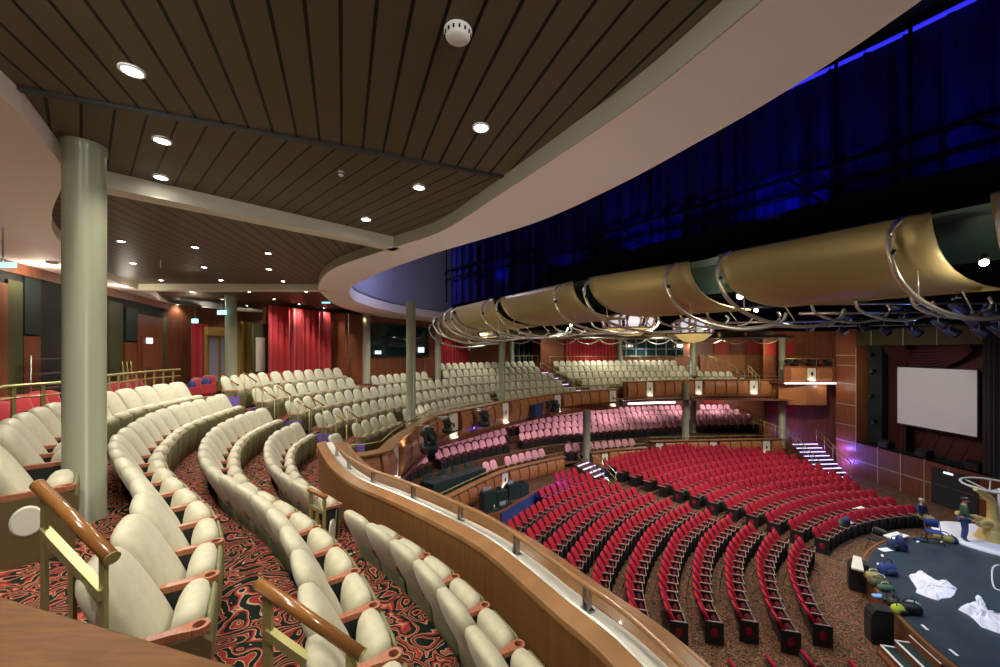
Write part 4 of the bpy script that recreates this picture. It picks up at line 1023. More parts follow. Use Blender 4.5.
# lighting rig over the stage
fix = [(846, 316, 16), (862, 326, 17.5), (874, 312, 15), (884, 330, 16.5), (893, 305, 13), (905, 318, 14), (914, 331, 15), (926, 309, 12), (938, 322, 13), (950, 331, 13.5), (957, 306, 10.6), (968, 318, 11.5), (978, 330, 12.2), (990, 312, 10.2), (996, 328, 11.3), (842, 330, 19), (826, 322, 18), (808, 327, 19.5), (786, 322, 19), (612, 322, 22), (598, 318, 21)]
for i, (u, v, Y) in enumerate(fix):
    p = ((u-500)*Y/F, Y, Z((v-V0)*Y/F)); a = atan2(CY-Y, CX-2-p[0])
    t = thing('stage_light', 'dark stage lantern on the overhead rig, %s along counting from the back wall side' % nth(i+1), 'stage light', p, 0, 'stage lanterns on the overhead rig')
    m = MB(); d = (cos(a)*.75, sin(a)*.75, -.65); q = [(p[0]+d[0]*s, p[1]+d[1]*s, p[2]+d[2]*s) for s in (-.18, -.12, .05, .2, .24)]
    m.tube(q, [.06, .12, .14, .17, .17], 12); build('can', m, M['rigblue'], t)
    m = MB(); m.tube([(p[0]+d[0]*.242, p[1]+d[1]*.242, p[2]+d[2]*.242), (p[0]+d[0]*.25, p[1]+d[1]*.25, p[2]+d[2]*.25)], .14, 12); build('lens', m, M['glass'], t)
    m = MB(); e = (-sin(a)*.19, cos(a)*.19)
    m.tube([(p[0]+e[0], p[1]+e[1], p[2]), (p[0]+e[0], p[1]+e[1], p[2]+.22), (p[0]-e[0], p[1]-e[1], p[2]+.22), (p[0]-e[0], p[1]-e[1], p[2])], .018, 6); m.tube([(p[0], p[1], p[2]+.22), (p[0], p[1], p[2]+.42)], .02, 6); build('yoke', m, M['steel'], t)
for i, (a, b, z) in enumerate([((7.5, 10.2), (13.2, 10.0), 1.25), ((10, 13), (15.0, 12.0), 1.25), ((9, 17.5), (16, 15.6), 1.25), ((13, 19.5), (20, 17), 1.2)]):
    m = MB(); m.tube([(*a, Z(-z)), (*b, Z(-z))], .05, 8); tag(build('rig_pipe', m, M['steel']), 'dark steel rig pipe carrying stage lanterns, %s row from the camera' % nth(i+1), 'pipe', 'rig pipes')

# two large lanterns hanging over the auditorium
def lantern(u, Y, zt, zb, w, lab):
    x = (u-500)*Y/F; t = thing('hanging_lantern', lab, 'hanging lantern', (x, Y, Z(-zt)))
    h = zt-zb; r = w/2
    m = MB(); m.lathe([(r*.55, -h*.02), (r*1.0, -h*.25), (r*.88, -h*.62), (r*.80, -h*.66)], (x, Y, Z(-zt)), 16); build('shade', m, M['glassshade'], t)
    m = MB(); m.lathe([(r*.84, -h*.62), (r*.9, -h*.66), (r*.84, -h*.71), (r*.5, -h*.92), (0, -h)], (x, Y, Z(-zt)), 16); build('bowl', m, M['yellowbowl'], t)
    m = MB(); m.lathe([(r*.86, -h*.60), (r*.93, -h*.61), (r*.93, -h*.66), (r*.86, -h*.66)], (x, Y, Z(-zt)), 16); build('band', m, M['black'], t)
    for i in range(8):
        a = 2*pi*i/8+.3; m = MB()
        for tt in (-.14, .14):
            m.tube([(x+r*.58*cos(a+tt*1.3), Y+r*.58*sin(a+tt*1.3), Z(-zt)-h*.02), (x+r*1.02*cos(a+tt), Y+r*1.02*sin(a+tt), Z(-zt)-h*.25), (x+r*.9*cos(a+tt), Y+r*.9*sin(a+tt), Z(-zt)-h*.62)], r*.07, 6)
        build('rib', m, M['pinktrim'], t)
        m = MB()
        for q in range(3): m.ball((x+r*(1.0-.05*q)*cos(a), Y+r*(1.0-.05*q)*sin(a), Z(-zt)-h*(.3+.11*q)), r*.07, 8)
        build('ornament', m, M['black'], t)
    m = MB(); m.lathe([(0, .0), (r*.55, 0), (r*.6, -h*.05), (0, -h*.05)], (x, Y, Z(-zt)), 16); m.tube([(x, Y, Z(-zt)), (x, Y, Z(-1.5))], .04, 6); build('mount', m, M['black'], t)
lantern(693, 18.0, 1.55, .37, 1.75, 'opal and pink lantern with amber bowl hanging above the far cream rows')
lantern(628, 16.0, 1.5, .60, 2.1, 'wide pink lantern with amber bowl partly hidden by the gold reflectors')

# ================================================================== wall beside the stage
X0 = 24.0
m = MB(); m.box((X0+.06, 19.1, Z(7.25)), (.12, 14.2, 2.3)); struct('wall_right', m, M['wallwood2'])
m = MB(); m.box((X0+.65, 19.1, Z(6.13)), (1.3, 14.2, .06)); struct('wall_ledge', m, M['darkteal'])
m = MB(); m.box((X0+1.36, 19.1, Z(2.2)), (.12, 14.2, 7.9)); struct('wall_recess', m, M['darkwall'])
m = MB(); m.box((X0+.7, 27.0, Z(3.3)+.0), (1.4, 1.6, 10.2)); struct('wall_pier', m, M['wallwood'])
for y in (24.7, 23.3, 22.0, 17.0): m = MB(); m.box((X0-.01, y, Z(7.25)), (.02, .06, 2.3)); struct('trim_5', m, M['jointline'])
m = MB(); m.box((X0-.01, 20.5, Z(7.35)), (.02, 11.4, .06)); struct('trim_5', m, M['jointline'])
for z in (.3, 1.0, 2.25, 3.7, 5.1, 6.25): m = MB(); m.box((X0-.005, 27.0, Z(z)), (.02, 1.6, .06)); struct('trim_5', m, M['jointline'])
m = MB(); m.box((X0-.005, 26.22, Z(3.3)), (.02, .06, 7)); struct('trim_5', m, M['jointline'])
m = MB(); m.box((X0+.2, 21, Z(-.85)), (.3, 13, 1.0)); struct('wall_header', m, M['greenpaint'])
for y in (25.2, 23.2, 21.4): m = MB(); m.box((X0+.04, y, Z(-.85)), (.02, .03, 1.0)); struct('trim_6', m, M['medal'])
m = MB(); m.box((X0+1.25, 21.0, Z(3.0)), (.06, 5.4, 6.6)); struct('wall_panel', m, M['curtaind'])
for i in range(8):
    y0 = 23.6-.75*i; m = MB(); m.tube([(X0+1.2, y0, Z(6.1)), (X0+1.2, max(18.4, y0-2.9), Z(6.1)+min(6.4, 6.4*(y0-max(18.4, y0-2.9))/2.9))], .02, 5); struct('trim_7', m, M['bronze'])
t = thing('projection_screen', 'white projection screen hanging beside the stage against maroon panels', 'screen', (X0, 21.5, Z(4.32)))
m = MB(); m.box((X0, 21.52, Z(2.65)), (.03, 3.92, 3.36)); build('cloth', m, M['screen'], t)
m = MB()
for c, d in (((X0+.01, 19.53, Z(2.65)), (.06, .06, 3.48)), ((X0+.01, 23.51, Z(2.65)), (.06, .06, 3.48)), ((X0+.01, 21.52, Z(.94)), (.06, 4.0, .06)), ((X0+.01, 21.52, Z(4.36)), (.06, 4.0, .06))): m.box(c, d)
build('frame', m, M['black'], t)
pleats([(X0+.9, 24.9), (X0+.6, 24.3), (X0+.6, 23.5)], .06, .28, Z(-.4), Z(6.08), 'maroon_curtain', M['curtaind'], 'dark maroon curtain hanging at the left of the projection screen', 'curtain')
m = MB(); n = 20
for j in range(7):
    m.tube([(X0+.55+.02*j, 24.9-4.6*i/n, Z(-.35-.0*j)-(.12*j+.35)*(sin(pi*i/n)**.8)-.05*j) for i in range(n+1)], .07, 6)
tag(build('swag', m, M['curtaind']), 'draped maroon swag above the projection screen', 'curtain')
pleats([(X0-.1, 19.2), (X0-.5, 18.4), (X0-1.0, 17.2), (X0-1.4, 15.5), (X0-1.6, 14.2)], .08, .4, Z(-1.5), Z(6.0), 'black_drape', M['darkwall'], 'black stage drape at the right of the projection screen', 'drape')
m = MB(); m.box((X0+.9, 25.6, Z(2.8)), (.5, 1.0, 6.4)); struct('wall_panel', m, M['darkteal'])
for i, (y, lab) in enumerate(((24.5, 'dark speaker wedge on the green ledge below the curtain'), (22.3, 'dark speaker wedge on the green ledge under the screen corner'), (19.9, 'dark speaker wedge on the green ledge by the black drape'))):
    t = thing('speaker_wedge', lab, 'speaker', (X0+.35, y, Z(6.1)), 0, 'speaker wedges on the ledge'); m = MB(); m.vprism([(-.25, Z(6.1)), (.25, Z(6.1)), (.2, Z(5.72)), (-.05, Z(5.6)), (-.25, Z(5.75))], (X0+.35, y-.3), (1, 0), (0, .6)); build('cabinet', m, M['black'], t)
    m = MB(); m.box((X0+.09, y, Z(5.92)), (.02, .5, .26)); build('grille', m, M['dmetal'], t)
for i, (z, dy) in enumerate(((.2, .1), (1.3, 0), (2.9, .1), (4.6, -.1))):
    p = (X0+.55, 25.6+dy, Z(z)); t = thing('side_lantern', 'dark stage lantern stacked beside the wall corner, %s from the top' % nth(i+1), 'stage light', p, 0, 'stacked side lanterns')
    m = MB(); m.tube([(p[0]+.1, p[1], p[2]), (p[0]-.15, p[1]-.05, p[2]-.03), (p[0]-.22, p[1]-.06, p[2]-.04)], [.1, .13, .15], 10); build('can', m, M['black'], t); m = MB(); m.tube([(p[0]-.222, p[1]-.06, p[2]-.04), (p[0]-.232, p[1]-.06, p[2]-.04)], .12, 10); build('lens', m, M['glass'], t)
m = MB(); m.box((X0-.02, 20.55, Z(7.4)), (.06, 2.1, 2.0)); dr = struct('door_2', m, M['darkwall'])
m = MB(); m.box((X0-.06, 20.55, Z(7.3)), (.03, 1.8, .04)); struct('push_bar', m, M['steel'], dr)
t = thing('exit_sign', 'small lit exit sign on a stem above the dark stage door', 'sign', (X0-.15, 20.7, Z(6.5))); m = MB(); m.box((X0-.15, 20.7, Z(6.52)), (.05, .42, .10)); build('panel', m, M['exitwhite'], t); m = MB(); m.tube([(X0-.15, 20.7, Z(6.5)), (X0-.15, 20.7, Z(6.1))], .015, 6); build('stem', m, M['steel'], t)

# opera box at the corner
t = struct('opera_box', MB().box((22.1, 28.7, Z(2.3)), (3.9, 1.9, .12)), M['wallwood2'], None, 'small opera box at the corner of the side wall', 'opera box')
P = [(20.3, 27.8), (23.9, 27.75)]
m = MB(); m.sweep(P, [(-.1, Z(2.25)), (-.1, Z(1.1)), (.05, Z(1.1)), (.05, Z(2.25))]); struct('front_wall', m, M['wallwood'], t)
PP = resample(P, n=12)
for s0, s1 in ((.4, 1.5), (2.3, 3.3)):
    m, _, _ = bulge(PP, s0, s1, Z(1.18), Z(2.18)); struct('fascia_panel', m, M['veneer2'], t)
m = MB(); m.sweep(P, [(.02, Z(2.35)), (.12, Z(2.35)), (.12, Z(2.26)), (.02, Z(2.26))]); struct('lit_edge', m, M['lampwhite'], t)
s = thing('wall_sconce', 'glowing wall sconce in the middle of the opera box front', 'sconce', (22.2, 27.7, Z(2.2)))
m, p, d = bulge(PP, 1.6, 2.2, Z(1.12), Z(2.2), 3, .05); build('plate', m, M['medal'], s); m = MB(); m.box((22.2, 27.62, Z(2.1)), (.5, .05, .07)); build('lamp', m, M['lampwarm'], s); SCL.append((22.2, 27.5, Z(2.05)))
m = MB(); m.ball((22.2, 27.66, Z(1.62)), .09, 8, 0, (1, .4, 1.7)); build('emblem', m, M['curtaind'], s)
m = MB(); m.sweep([(20.35, 28.4), (22.0, 27.95), (23.6, 28.1)], [(-.1, Z(3.9)), (0, Z(3.9)), (0, Z(2.4)), (-.1, Z(2.4))]); struct('drum_wall', m, M['veneer2'], t)
m = MB(); m.box((24.2, 29.7, Z(3.2)), (8.2, .1, 10.4)); struct('wall_panel', m, M['wallwood'])
for x0, x1, z0, z1, mt in ((20.3, 21.3, .3, -.6, 'redwall'), (21.4, 22.4, .3, -.6, 'redwall'), (22.5, 23.3, .3, -.6, 'wallwood2'), (20.4, 21.4, 4.75, 4.0, 'redwall'), (21.5, 22.6, 4.75, 4.0, 'redwall')):
    m = MB(); m.box(((x0+x1)/2, 29.62, Z((z0+z1)/2)), (x1-x0, .06, z0-z1)); struct('wall_panel', m, M[mt])
for i, x in enumerate((20.7, 21.4, 22.3, 22.9, 23.5)):
    p = (x, 28.0, Z(.75)); tt = thing('box_lantern', 'stage lantern clamped to the opera box rail, %s from the left' % nth(i+1), 'stage light', p, 0, 'lanterns on the opera box rail')
    m = MB(); m.tube([(x, 28.2, Z(.7)), (x, 27.9, Z(.78)), (x, 27.82, Z(.8))], [.1, .13, .16], 10); build('can', m, M['black'], tt); m = MB(); m.tube([(x, 27.815, Z(.8)), (x, 27.8, Z(.805))], .12, 10); build('lens', m, M['redwall'] if i == 3 else M['glass'], tt)
tt = thing('box_railing', 'thin metal rail around the opera box above its wood front', 'railing', (22, 27.9, Z(1.1))); m = MB(); m.tube([(20.3, 27.9, Z(.55)), (23.9, 27.9, Z(.55))], .03, 6); build('rail', m, M['brass'], tt)
for x in (20.3, 21.5, 22.7, 23.9): m = MB(); m.tube([(x, 27.9, Z(1.1)), (x, 27.9, Z(.55))], .02, 6); build('post', m, M['brass'], tt)

# ================================================================== stairs with lit nosings
def stairs(p0, p1, z0, z1, w, n, lab, name='staircase', nos='blueled', tre='carpetf'):
    dx, dy = p1[0]-p0[0], p1[1]-p0[1]; L = hypot(dx, dy); ux, uy = dx/L, dy/L; a = atan2(uy, ux)
    t = struct(name, MB().box(((p0[0]+p1[0])/2, (p0[1]+p1[1])/2, min(Z(z0), Z(z1))-.05), (L, w, .1), a), M['darkwall'], None, lab, 'stairs')
    for i in range(n):
        f = (i+.5)/n; z = z0+(z1-z0)*(i+1)/n; m = MB(); c = (p0[0]+dx*f, p0[1]+dy*f)
        zb = max(z1, z0); hgt = zb-z+.02
        m.box((c[0], c[1], Z(z)-hgt/2), (L/n, w, hgt), a); struct('step', m, M[tre], t)
        m = MB(); e = (p0[0]+dx*(i+1)/n, p0[1]+dy*(i+1)/n); m.box((e[0], e[1], Z(z)-.01), (.10, w, .04), a); struct('nosing', m, M[nos], t)
    return t, (ux, uy), a
def slope_rail(p0, p1, z0, z1, lab, r=.028, posts=3, mtop='brass', h=.9, mid=True):
    t = thing('stair_rail', lab, 'handrail', (p0[0], p0[1], Z(z0+h)))
    m = MB(); m.tube([(*p0, Z(z0)), (*p1, Z(z1))], r, 8); build('rail', m, M[mtop], t)
    if mid: m = MB(); m.tube([(*p0, Z(z0+.35)), (*p1, Z(z1+.35))], r*.6, 6); build('lower_rail', m, M['brass'], t)
    for i in range(posts):
        f = (i+.1)/(posts-.8) if posts > 1 else .5; x, y, z = p0[0]+(p1[0]-p0[0])*f, p0[1]+(p1[1]-p0[1])*f, z0+(z1-z0)*f
        m = MB(); m.tube([(x, y, Z(z)), (x, y, Z(z+h))], r*.7, 6); build('post', m, M['brass'], t)
    return t
stairs((5.0, 24.7), (6.35, 23.3), 6.95, 7.62, 1.3, 5, 'short lit stairs with white nosings down into the red stalls')
slope_rail(at(567, 440, 6.3), at(610, 482, 7.0), 6.3, 7.0, 'metal rail at the left of the lit stalls stairs', posts=4, mtop='steel')
slope_rail(at(584, 440, 6.2), at(617, 474, 6.95), 6.2, 6.95, 'metal rail at the right of the lit stalls stairs', posts=4, mtop='steel')
stairs((21.95, 28.3), (22.15, 25.6), 6.5, 8.3, 1.9, 9, 'lilac lit stairs descending beside the side wall to the stalls')
slope_rail((20.95, 28.3), (21.15, 25.6), 5.6, 7.4, 'brass rail on the stalls side of the lilac lit stairs', posts=5)
slope_rail((22.95, 28.3), (23.15, 25.6), 5.6, 7.4, 'brass rail on the wall side of the lilac lit stairs', posts=5)
slope_rail((19.2, 29.6), (20.6, 27.8), 5.0, 5.7, 'brass rail at the head of the lilac lit stairs', posts=4)
a0, a1 = pol(29.8, 129.2), pol(25.6, 128.8)
stairs(a0, a1, 1.5, 3.05, 1.2, 8, 'balcony stairs with white lit nosings between the cream blocks', tre='carpet')
slope_rail(pol(30.2, 128.0), pol(25.8, 127.7), .9, 2.5, 'rail at the right of the lit balcony stairs', posts=6)
# rails at the far ends of the side rows
for i, (u0, v0, u1, v1, z0, z1) in enumerate([(705, 355, 722, 360, .55, 1.0), (722, 360, 745, 372, .95, 1.5), (748, 365, 760, 377, 1.0, 1.6)]):
    slope_rail(at(u0, v0, (v0-V0)*29/F), at(u1, v1, (v1-V0)*29/F), (v0-V0)*29/F, (v1-V0)*29/F, 'brass step rail at the end of the far cream rows, %s from the left' % nth(i+1), posts=4)
for i, (u0, v0, u1, v1) in enumerate([(725, 408, 738, 418), (738, 407, 795, 433), (640, 410, 725, 410)]):
    slope_rail(at(u0, v0, (v0-V0)*30/F), at(u1, v1, (v1-V0)*30/F), (v0-V0)*30/F, (v1-V0)*30/F, ['brass rail at the end of the back rose row', 'long brass rail sloping down behind the far terrace seats', 'level brass rail behind the rose rows'][i], posts=6)
t = thing('level_railing', 'level brass railing behind the highest far cream row', 'railing', (9, 30, Z(1.7)))
P = [q1(u, 31.95) for u in range(550, 708, 9)]; m = MB(); m.tube([(*p, Z(.45)) for p in P], .025, 6); build('rail', m, M['brass'], t)
for p in P[::2]: m = MB(); m.tube([(*p, Z(.45)), (*p, Z(1.7))], .018, 5); build('post', m, M['brass'], t)
t = thing('level_railing', 'brass railing at the head of the balcony stairs, left side', 'railing', (2, 29, Z(1.7)))
P = [sight(u, 31.5) for u in range(508, 540, 6)]; m = MB(); m.tube([(*p, Z(.4)) for p in P], .025, 6); build('rail', m, M['brass'], t)
for p in P: m = MB(); m.tube([(*p, Z(.4)), (*p, Z(1.7))], .018, 5); build('post', m, M['brass'], t)
# aisle steps and rails between the near rows and the rear block
AR = [(221, 375, 238.5, 385, 0), (243, 372.5, 257, 382, 0), (261, 387.5, 276, 398.7, 1), (276.7, 386, 291, 395, 1), (297, 401, 310.5, 409, 2), (310.5, 397, 324, 405.5, 2), (335, 413.5, 347.7, 424, 3), (346, 409, 357.5, 418, 3)]
for i, (u0, v0, u1, v1, k) in enumerate(AR):
    Y = [12.3, 12.15, 12.05, 11.95][k]; z0 = (v0-V0)*Y/F; z1 = (v1-V0)*(Y-.1)/F
    slope_rail(((u0-500)*Y/F, Y), ((u1-500)*(Y-.1)/F, Y-.1), z0, z1, '%s brass aisle handrail before the rear block, level with the %s' % ('outer' if i % 2 == 0 else 'inner', ['highest row', 'second highest row', 'third highest row', 'row by the parapet'][k]), .024, 2, 'railwood', FL[k]-z0+.1, False)
for k in range(4):
    p = CURVE[k]; j = min(range(len(p)), key=lambda i: abs(p[i][1]-12.3) if i < len(p)//2 else 99); n = normals(p)[j]; c = (p[j][0]+n[0]*.3, p[j][1]+n[1]*.3); a = atan2(n[1], n[0])
    t = struct('aisle_step', MB().box((c[0], c[1], Z(FL[k])-.11), (.36, 1.2, .22), a), M['carpet'], None, 'carpeted aisle step below row %d of the near rows' % (k+1), 'step')
    m = MB(); m.box((c[0]+cos(a)*.185, c[1]+sin(a)*.185, Z(FL[k])-.1), (.02, 1.15, .2), a); struct('lit_riser', m, M['purple'], t)  # lilac light on the riser is put into its colour
for k in range(5):
    q = [p for p in SEATS if p[0] == k and p[1] == 'rear'][0]; p, n = q[2], q[3]; a = atan2(n[1], n[0])-pi/2
    m = MB(); m.box((.31, -.02, .20), (.03, .5, .4)); tag(build('row_end_plate', m.moved((p[0], p[1], Z(FL[k])), a), M['purple']), 'lilac lit end plate of the rear block, %s beside the near aisle' % ['back row', '2nd row', '3rd row', '4th row', 'front row'][k], 'end plate')  # plate carries the lilac light in its colour
# ================================================================== things near the camera
def aisle_rail(A, B, hgt, lab):
    t = thing('aisle_handrail', lab, 'handrail', (A[0], A[1], A[2]-hgt))
    d = (B[0]-A[0], B[1]-A[1]); l = hypot(*d); a = atan2(d[1], d[0])
    m = MB(); m.tube([A, B], .034, 14); build('grip', m, M['railwood'], t)
    m = MB(); m.tube([tuple(A[i]+(A[i]-B[i])*.004 for i in range(3)), A], .036, 14); m.tube([B, tuple(B[i]+(B[i]-A[i])*.006 for i in range(3))], .036, 14); build('end_cap', m, M['brass'], t)
    m = MB(); lo = .21; c = [(A[i]+B[i])/2 for i in range(3)]
    sl = atan2(B[2]-A[2], l); V = []
    for f in (.10, .9):
        for w in (-.022, .022):
            for h in (0, .055): V.append((A[0]+d[0]*f-sin(a)*w, A[1]+d[1]*f+cos(a)*w, A[2]+(B[2]-A[2])*f-lo-h))
    m.add(V, [(0, 1, 3, 2), (4, 6, 7, 5), (0, 4, 5, 1), (2, 3, 7, 6), (0, 2, 6, 4), (1, 5, 7, 3)]); build('lower_bar', m, M['brass'], t)
    for f in (.1, .5, .9):
        x, y, z = A[0]+d[0]*f, A[1]+d[1]*f, A[2]+(B[2]-A[2])*f; top = z-.03 if f != .5 else z-lo-.03
        bot = A[2]-hgt-(.2 if f > .5 else 0); m = MB(); m.box((x, y, (top+bot)/2), (.055, .018, top-bot), a); build('post', m, M['brass'], t)
    return t
def w3(u, v, z): return (*at(u, v, z), Z(z))
aisle_rail(w3(38, 485, .80), w3(112, 558, 1.08), 1.0, 'wooden aisle handrail on brass posts beside the first seat of the second row')
aisle_rail(w3(258, 583, 1.30), w3(362, 655, 1.62), .95, 'wooden aisle handrail on brass posts nearest the picture bottom, among cream seats')
g0, g1 = w3(309, 489.5, 2.12), w3(326, 497.5, 2.2)
aisle_rail(g0, g1, .88, 'short gold rail filling the gap in the cream row by the parapet')
m = MB(); c = w3(333, 532, 2.55); n = 18
m.add([(c[0]+.0, c[1]+.10*cos(2*pi*j/n)*.9, c[2]+.19*sin(2*pi*j/n)) for j in range(n)]+[(c[0]-.03, c[1]+.08*cos(2*pi*j/n)*.9, c[2]+.165*sin(2*pi*j/n)) for j in range(n)], [(j, (j+1) % n, n+(j+1) % n, n+j) for j in range(n)]+[tuple(range(n, 2*n)), tuple(range(n))[::-1]])
tag(build('row_end_medallion', m.moved((0, 0, 0), 0), M['medal']), 'pale oval medallion on the row end beside the short gold rail', 'medallion')
# wooden shelf in front of the camera
a, b = at(0, 598, .75), at(232, 667, .75); d = (b[0]-a[0], b[1]-a[1]); l = hypot(*d); ux = (d[0]/l, d[1]/l); nn = (ux[1], -ux[0])
t = thing('shelf_wall', 'dark wooden shelf top on a low wall at the picture corner nearest the camera', 'shelf', ((a[0]+b[0])/2, (a[1]+b[1])/2, Z(1.79)))
q0 = (a[0]-ux[0]*1.2, a[1]-ux[1]*1.2); q1 = (b[0]+ux[0]*.6, b[1]+ux[1]*.6)
m = MB(); m.sweep([q0, q1], [(0, Z(.79)), (-.01, Z(.785)), (-.012, Z(.76)), (0, Z(.75)), (.5, Z(.75)), (.5, Z(.79))]); build('top', m, M['tablewood'], t)
m = MB(); m.sweep([q0, q1], [(.06, Z(1.79)), (.06, Z(.79)), (.44, Z(.79)), (.44, Z(1.79))]); build('base_wall', m, M['wallwood2'], t)

# ================================================================== ceiling fittings
def downlight(u, v, z, i, r=.075, e=60, grp='downlights in the timber ceiling', place='timber ceiling above the near rows'):
    x, y = up(u, v, z); p = (x, y, Z(-z))
    t = thing('downlight', 'round bright downlight in the %s, %s from the camera' % (place, nth(i)), 'downlight', p, 0, grp)
    m = MB(); m.lathe([(r*1.25, .0), (r*1.25, -.014), (r, -.018), (r*.95, 0)], p, 18); build('trim_ring', m, M['white'], t)
    m = MB(); m.lathe([(r*.95, -.010), (r*.5, -.012), (0, -.012)], p, 16); build('lamp', m, M['lamp'], t)
    L = bpy.data.lights.new('downlight_beam', 'SPOT'); L.energy = e; L.spot_size = radians(125); L.spot_blend = .8; L.shadow_soft_size = .12; L.color = (1, .95, .82)
    o = bpy.data.objects.new('downlight_beam', L); COL.objects.link(o); o.location = (0, 0, -.06); o.parent = t
for i, (u, v) in enumerate([(132, 70), (481, 127), (162, 140), (161, 177), (419, 187), (366, 219)]): downlight(u, v, ZC, i+1, .068, LE['near'])
for i, (u, v) in enumerate([(121, 241), (195, 247), (133, 263), (204, 267), (268, 253), (269, 269), (161, 280), (221, 280), (283, 281)]): downlight(u, v, ZC, i+1, .06, LE['mid'], 'downlights between the beams', 'boarded ceiling between the two beams')
for i, (u, v) in enumerate([(249, 291.5), (191, 291.5), (222, 299), (247, 305.5), (274, 299), (299, 304), (324, 308), (278, 310), (306, 291.5)]): downlight(u, v, ZC, i+1, .06, LE['back'], 'downlights of the rear ceiling', 'rear ceiling past the thin beam')
for i, (u, v) in enumerate([(47, 274), (131, 296.5), (178, 304.5)]): downlight(u, v, 2.0, i+1, .06, LE['lounge'], 'downlights of the lounge ceiling', 'cream lounge ceiling')
def puck(u, v, z, r, h, lab, name='smoke_detector'):
    x, y = up(u, v, z); p = (x, y, Z(-z)); t = thing(name, lab, 'detector', p)
    m = MB(); m.lathe([(0, 0), (r*1.1, 0), (r*1.1, -h*.25), (r, -h*.3), (r*.95, -h*.75), (r*.7, -h), (0, -h)], p, 22); build('body', m, M['white'], t)
    m = MB()
    for q in range(14):
        a = 2*pi*q/14; m.box((x+r*.98*cos(a), y+r*.98*sin(a), Z(-z)-h*.52), (.012, .012, h*.35), a)
    build('vent_ring', m, M['dmetal'], t)
puck(458, 31, ZC, .088, .06, 'white round smoke detector on the timber ceiling near the picture top')
puck(341, 172, ZC, .035, .05, 'small chrome sprinkler on the timber ceiling between the downlights', 'sprinkler')
puck(52, 262, 2.0, .09, .05, 'faint white detector on the cream lounge ceiling')
for i, (u, v, Y, w, h, lab) in enumerate([(222, 312.5, 15, .34, .16, 'lit blue-white exit sign hanging left of the red curtains'), (326, 301, 17.5, .36, .2, 'lit blue exit sign hanging beside the ceiling ring'), (195, 321, 17, .26, .18, 'lit exit sign hanging far over the lounge doorway'), (160.5, 250, 9.4, .09, .34, 'narrow bluish lit sign hanging edge-on from the boarded ceiling'), (3, 265, 6.3, .4, .08, 'greenish lit exit sign at the lounge ceiling by the picture edge')]):
    p = ((u-500)*Y/F, Y, Z((v-V0)*Y/F)); t = thing('exit_sign', lab, 'sign', p)
    m = MB(); m.box(p, (w, .04, h)); build('panel', m, M['exitgreen'], t); m = MB(); m.tube([(p[0], p[1], p[2]+h/2), (p[0], p[1], Z(-2.0))], .012, 6); build('stem', m, M['steel'], t)

# ================================================================== lamps and boxes clamped to the middle balcony front
def clamp_light(u, v, R, s, i, lab):
    p = sight(u, R); p = (p[0], p[1], Z((v-V0)*p[1]/F)); t = thing('moving_light', lab, 'stage light', p); a = atan2(CY-p[1], CX-p[0]); e = (-sin(a), cos(a))
    m = MB(); m.lathe([(.20*s, -.34*s), (.22*s, -.30*s), (.22*s, -.16*s), (.14*s, -.12*s), (0, -.12*s)], p, 14); m.lathe([(0, -.34*s), (.2*s, -.34*s)], p, 14); build('base', m, M['black'], t)
    for sg in (-1, 1):
        m = MB(); m.box((p[0]+e[0]*.2*s*sg, p[1]+e[1]*.2*s*sg, p[2]+.03*s), (.09*s, .04*s, .36*s), a); build('yoke_arm', m, M['black'], t)
    m = MB(); f = (cos(a)*.7, sin(a)*.7, -.5); m.tube([(p[0]+f[0]*q*s, p[1]+f[1]*q*s, p[2]+.08*s+f[2]*q*s) for q in (-.25, -.2, .05, .18, .26)], [.07*s, .13*s, .15*s, .12*s, .14*s], 12); build('head', m, M['dmetal'], t)
    m = MB(); m.tube([(p[0]+f[0]*q*s, p[1]+f[1]*q*s, p[2]+.08*s+f[2]*q*s) for q in (.262, .27)], .12*s, 12); build('lens', m, M['glass'], t)
    m = MB(); m.tube([(p[0]-cos(a)*.5, p[1]-sin(a)*.5, p[2]+.25*s), (p[0], p[1], p[2]+.32*s), (p[0], p[1], p[2]-.1*s)], .03, 6); m.tube([(p[0]+e[0]*.6*s, p[1]+e[1]*.6*s, p[2]+.3*s), (p[0]-e[0]*.5*s, p[1]-e[1]*.5*s, p[2]+.3*s)], .022, 6); build('bracket', m, M['steel'], t)
clamp_light(429, 438, 24.6, 1.35, 0, 'large black moving light hanging off the middle balcony front above the rose seats')
clamp_light(447, 424, 24.9, .9, 1, 'black lantern with silver brackets beside the large moving light')
clamp_light(484, 417, 24.8, 1.25, 2, 'black moving light on the balcony front left of the sconce')
clamp_light(555, 405, 24.3, 1.25, 3, 'black moving light on the balcony front right of the blue box')
clamp_light(548, 404, 24.4, .7, 4, 'small black lantern between the blue box and a moving light')
clamp_light(621, 402, 22.9, .7, 5, 'small dark lantern at the end of the middle balcony front')
p = sight(537, 24.55); a = atan2(CY-p[1], CX-p[0]); t = thing('flat_speaker', 'dark blue flat speaker box on the balcony front between sconce and moving light', 'speaker', (p[0], p[1], Z(3.95)))
m = MB(); m.box((p[0], p[1], Z(3.4)), (.25, .85, .72), a); build('cabinet', m, M['navy'], t); m = MB(); m.box((p[0]+cos(a)*.13, p[1]+sin(a)*.13, Z(3.4)), (.02, .8, .66), a); build('grille', m, M['navy'], t)
p = sight(516, 24.7); t = thing('hoop_bracket', 'bent pale reflector plate leaning on the balcony front', 'plate', (*p, Z(3.8))); m = MB(); m.tube(spline([(p[0], p[1], Z(3.9)), (p[0]+.22, p[1]+.0, Z(3.4)), (p[0]+.1, p[1], Z(2.8)), (p[0]-.08, p[1], Z(2.75))], 6), .04, 6); build('plate', m, M['bronze'], t)

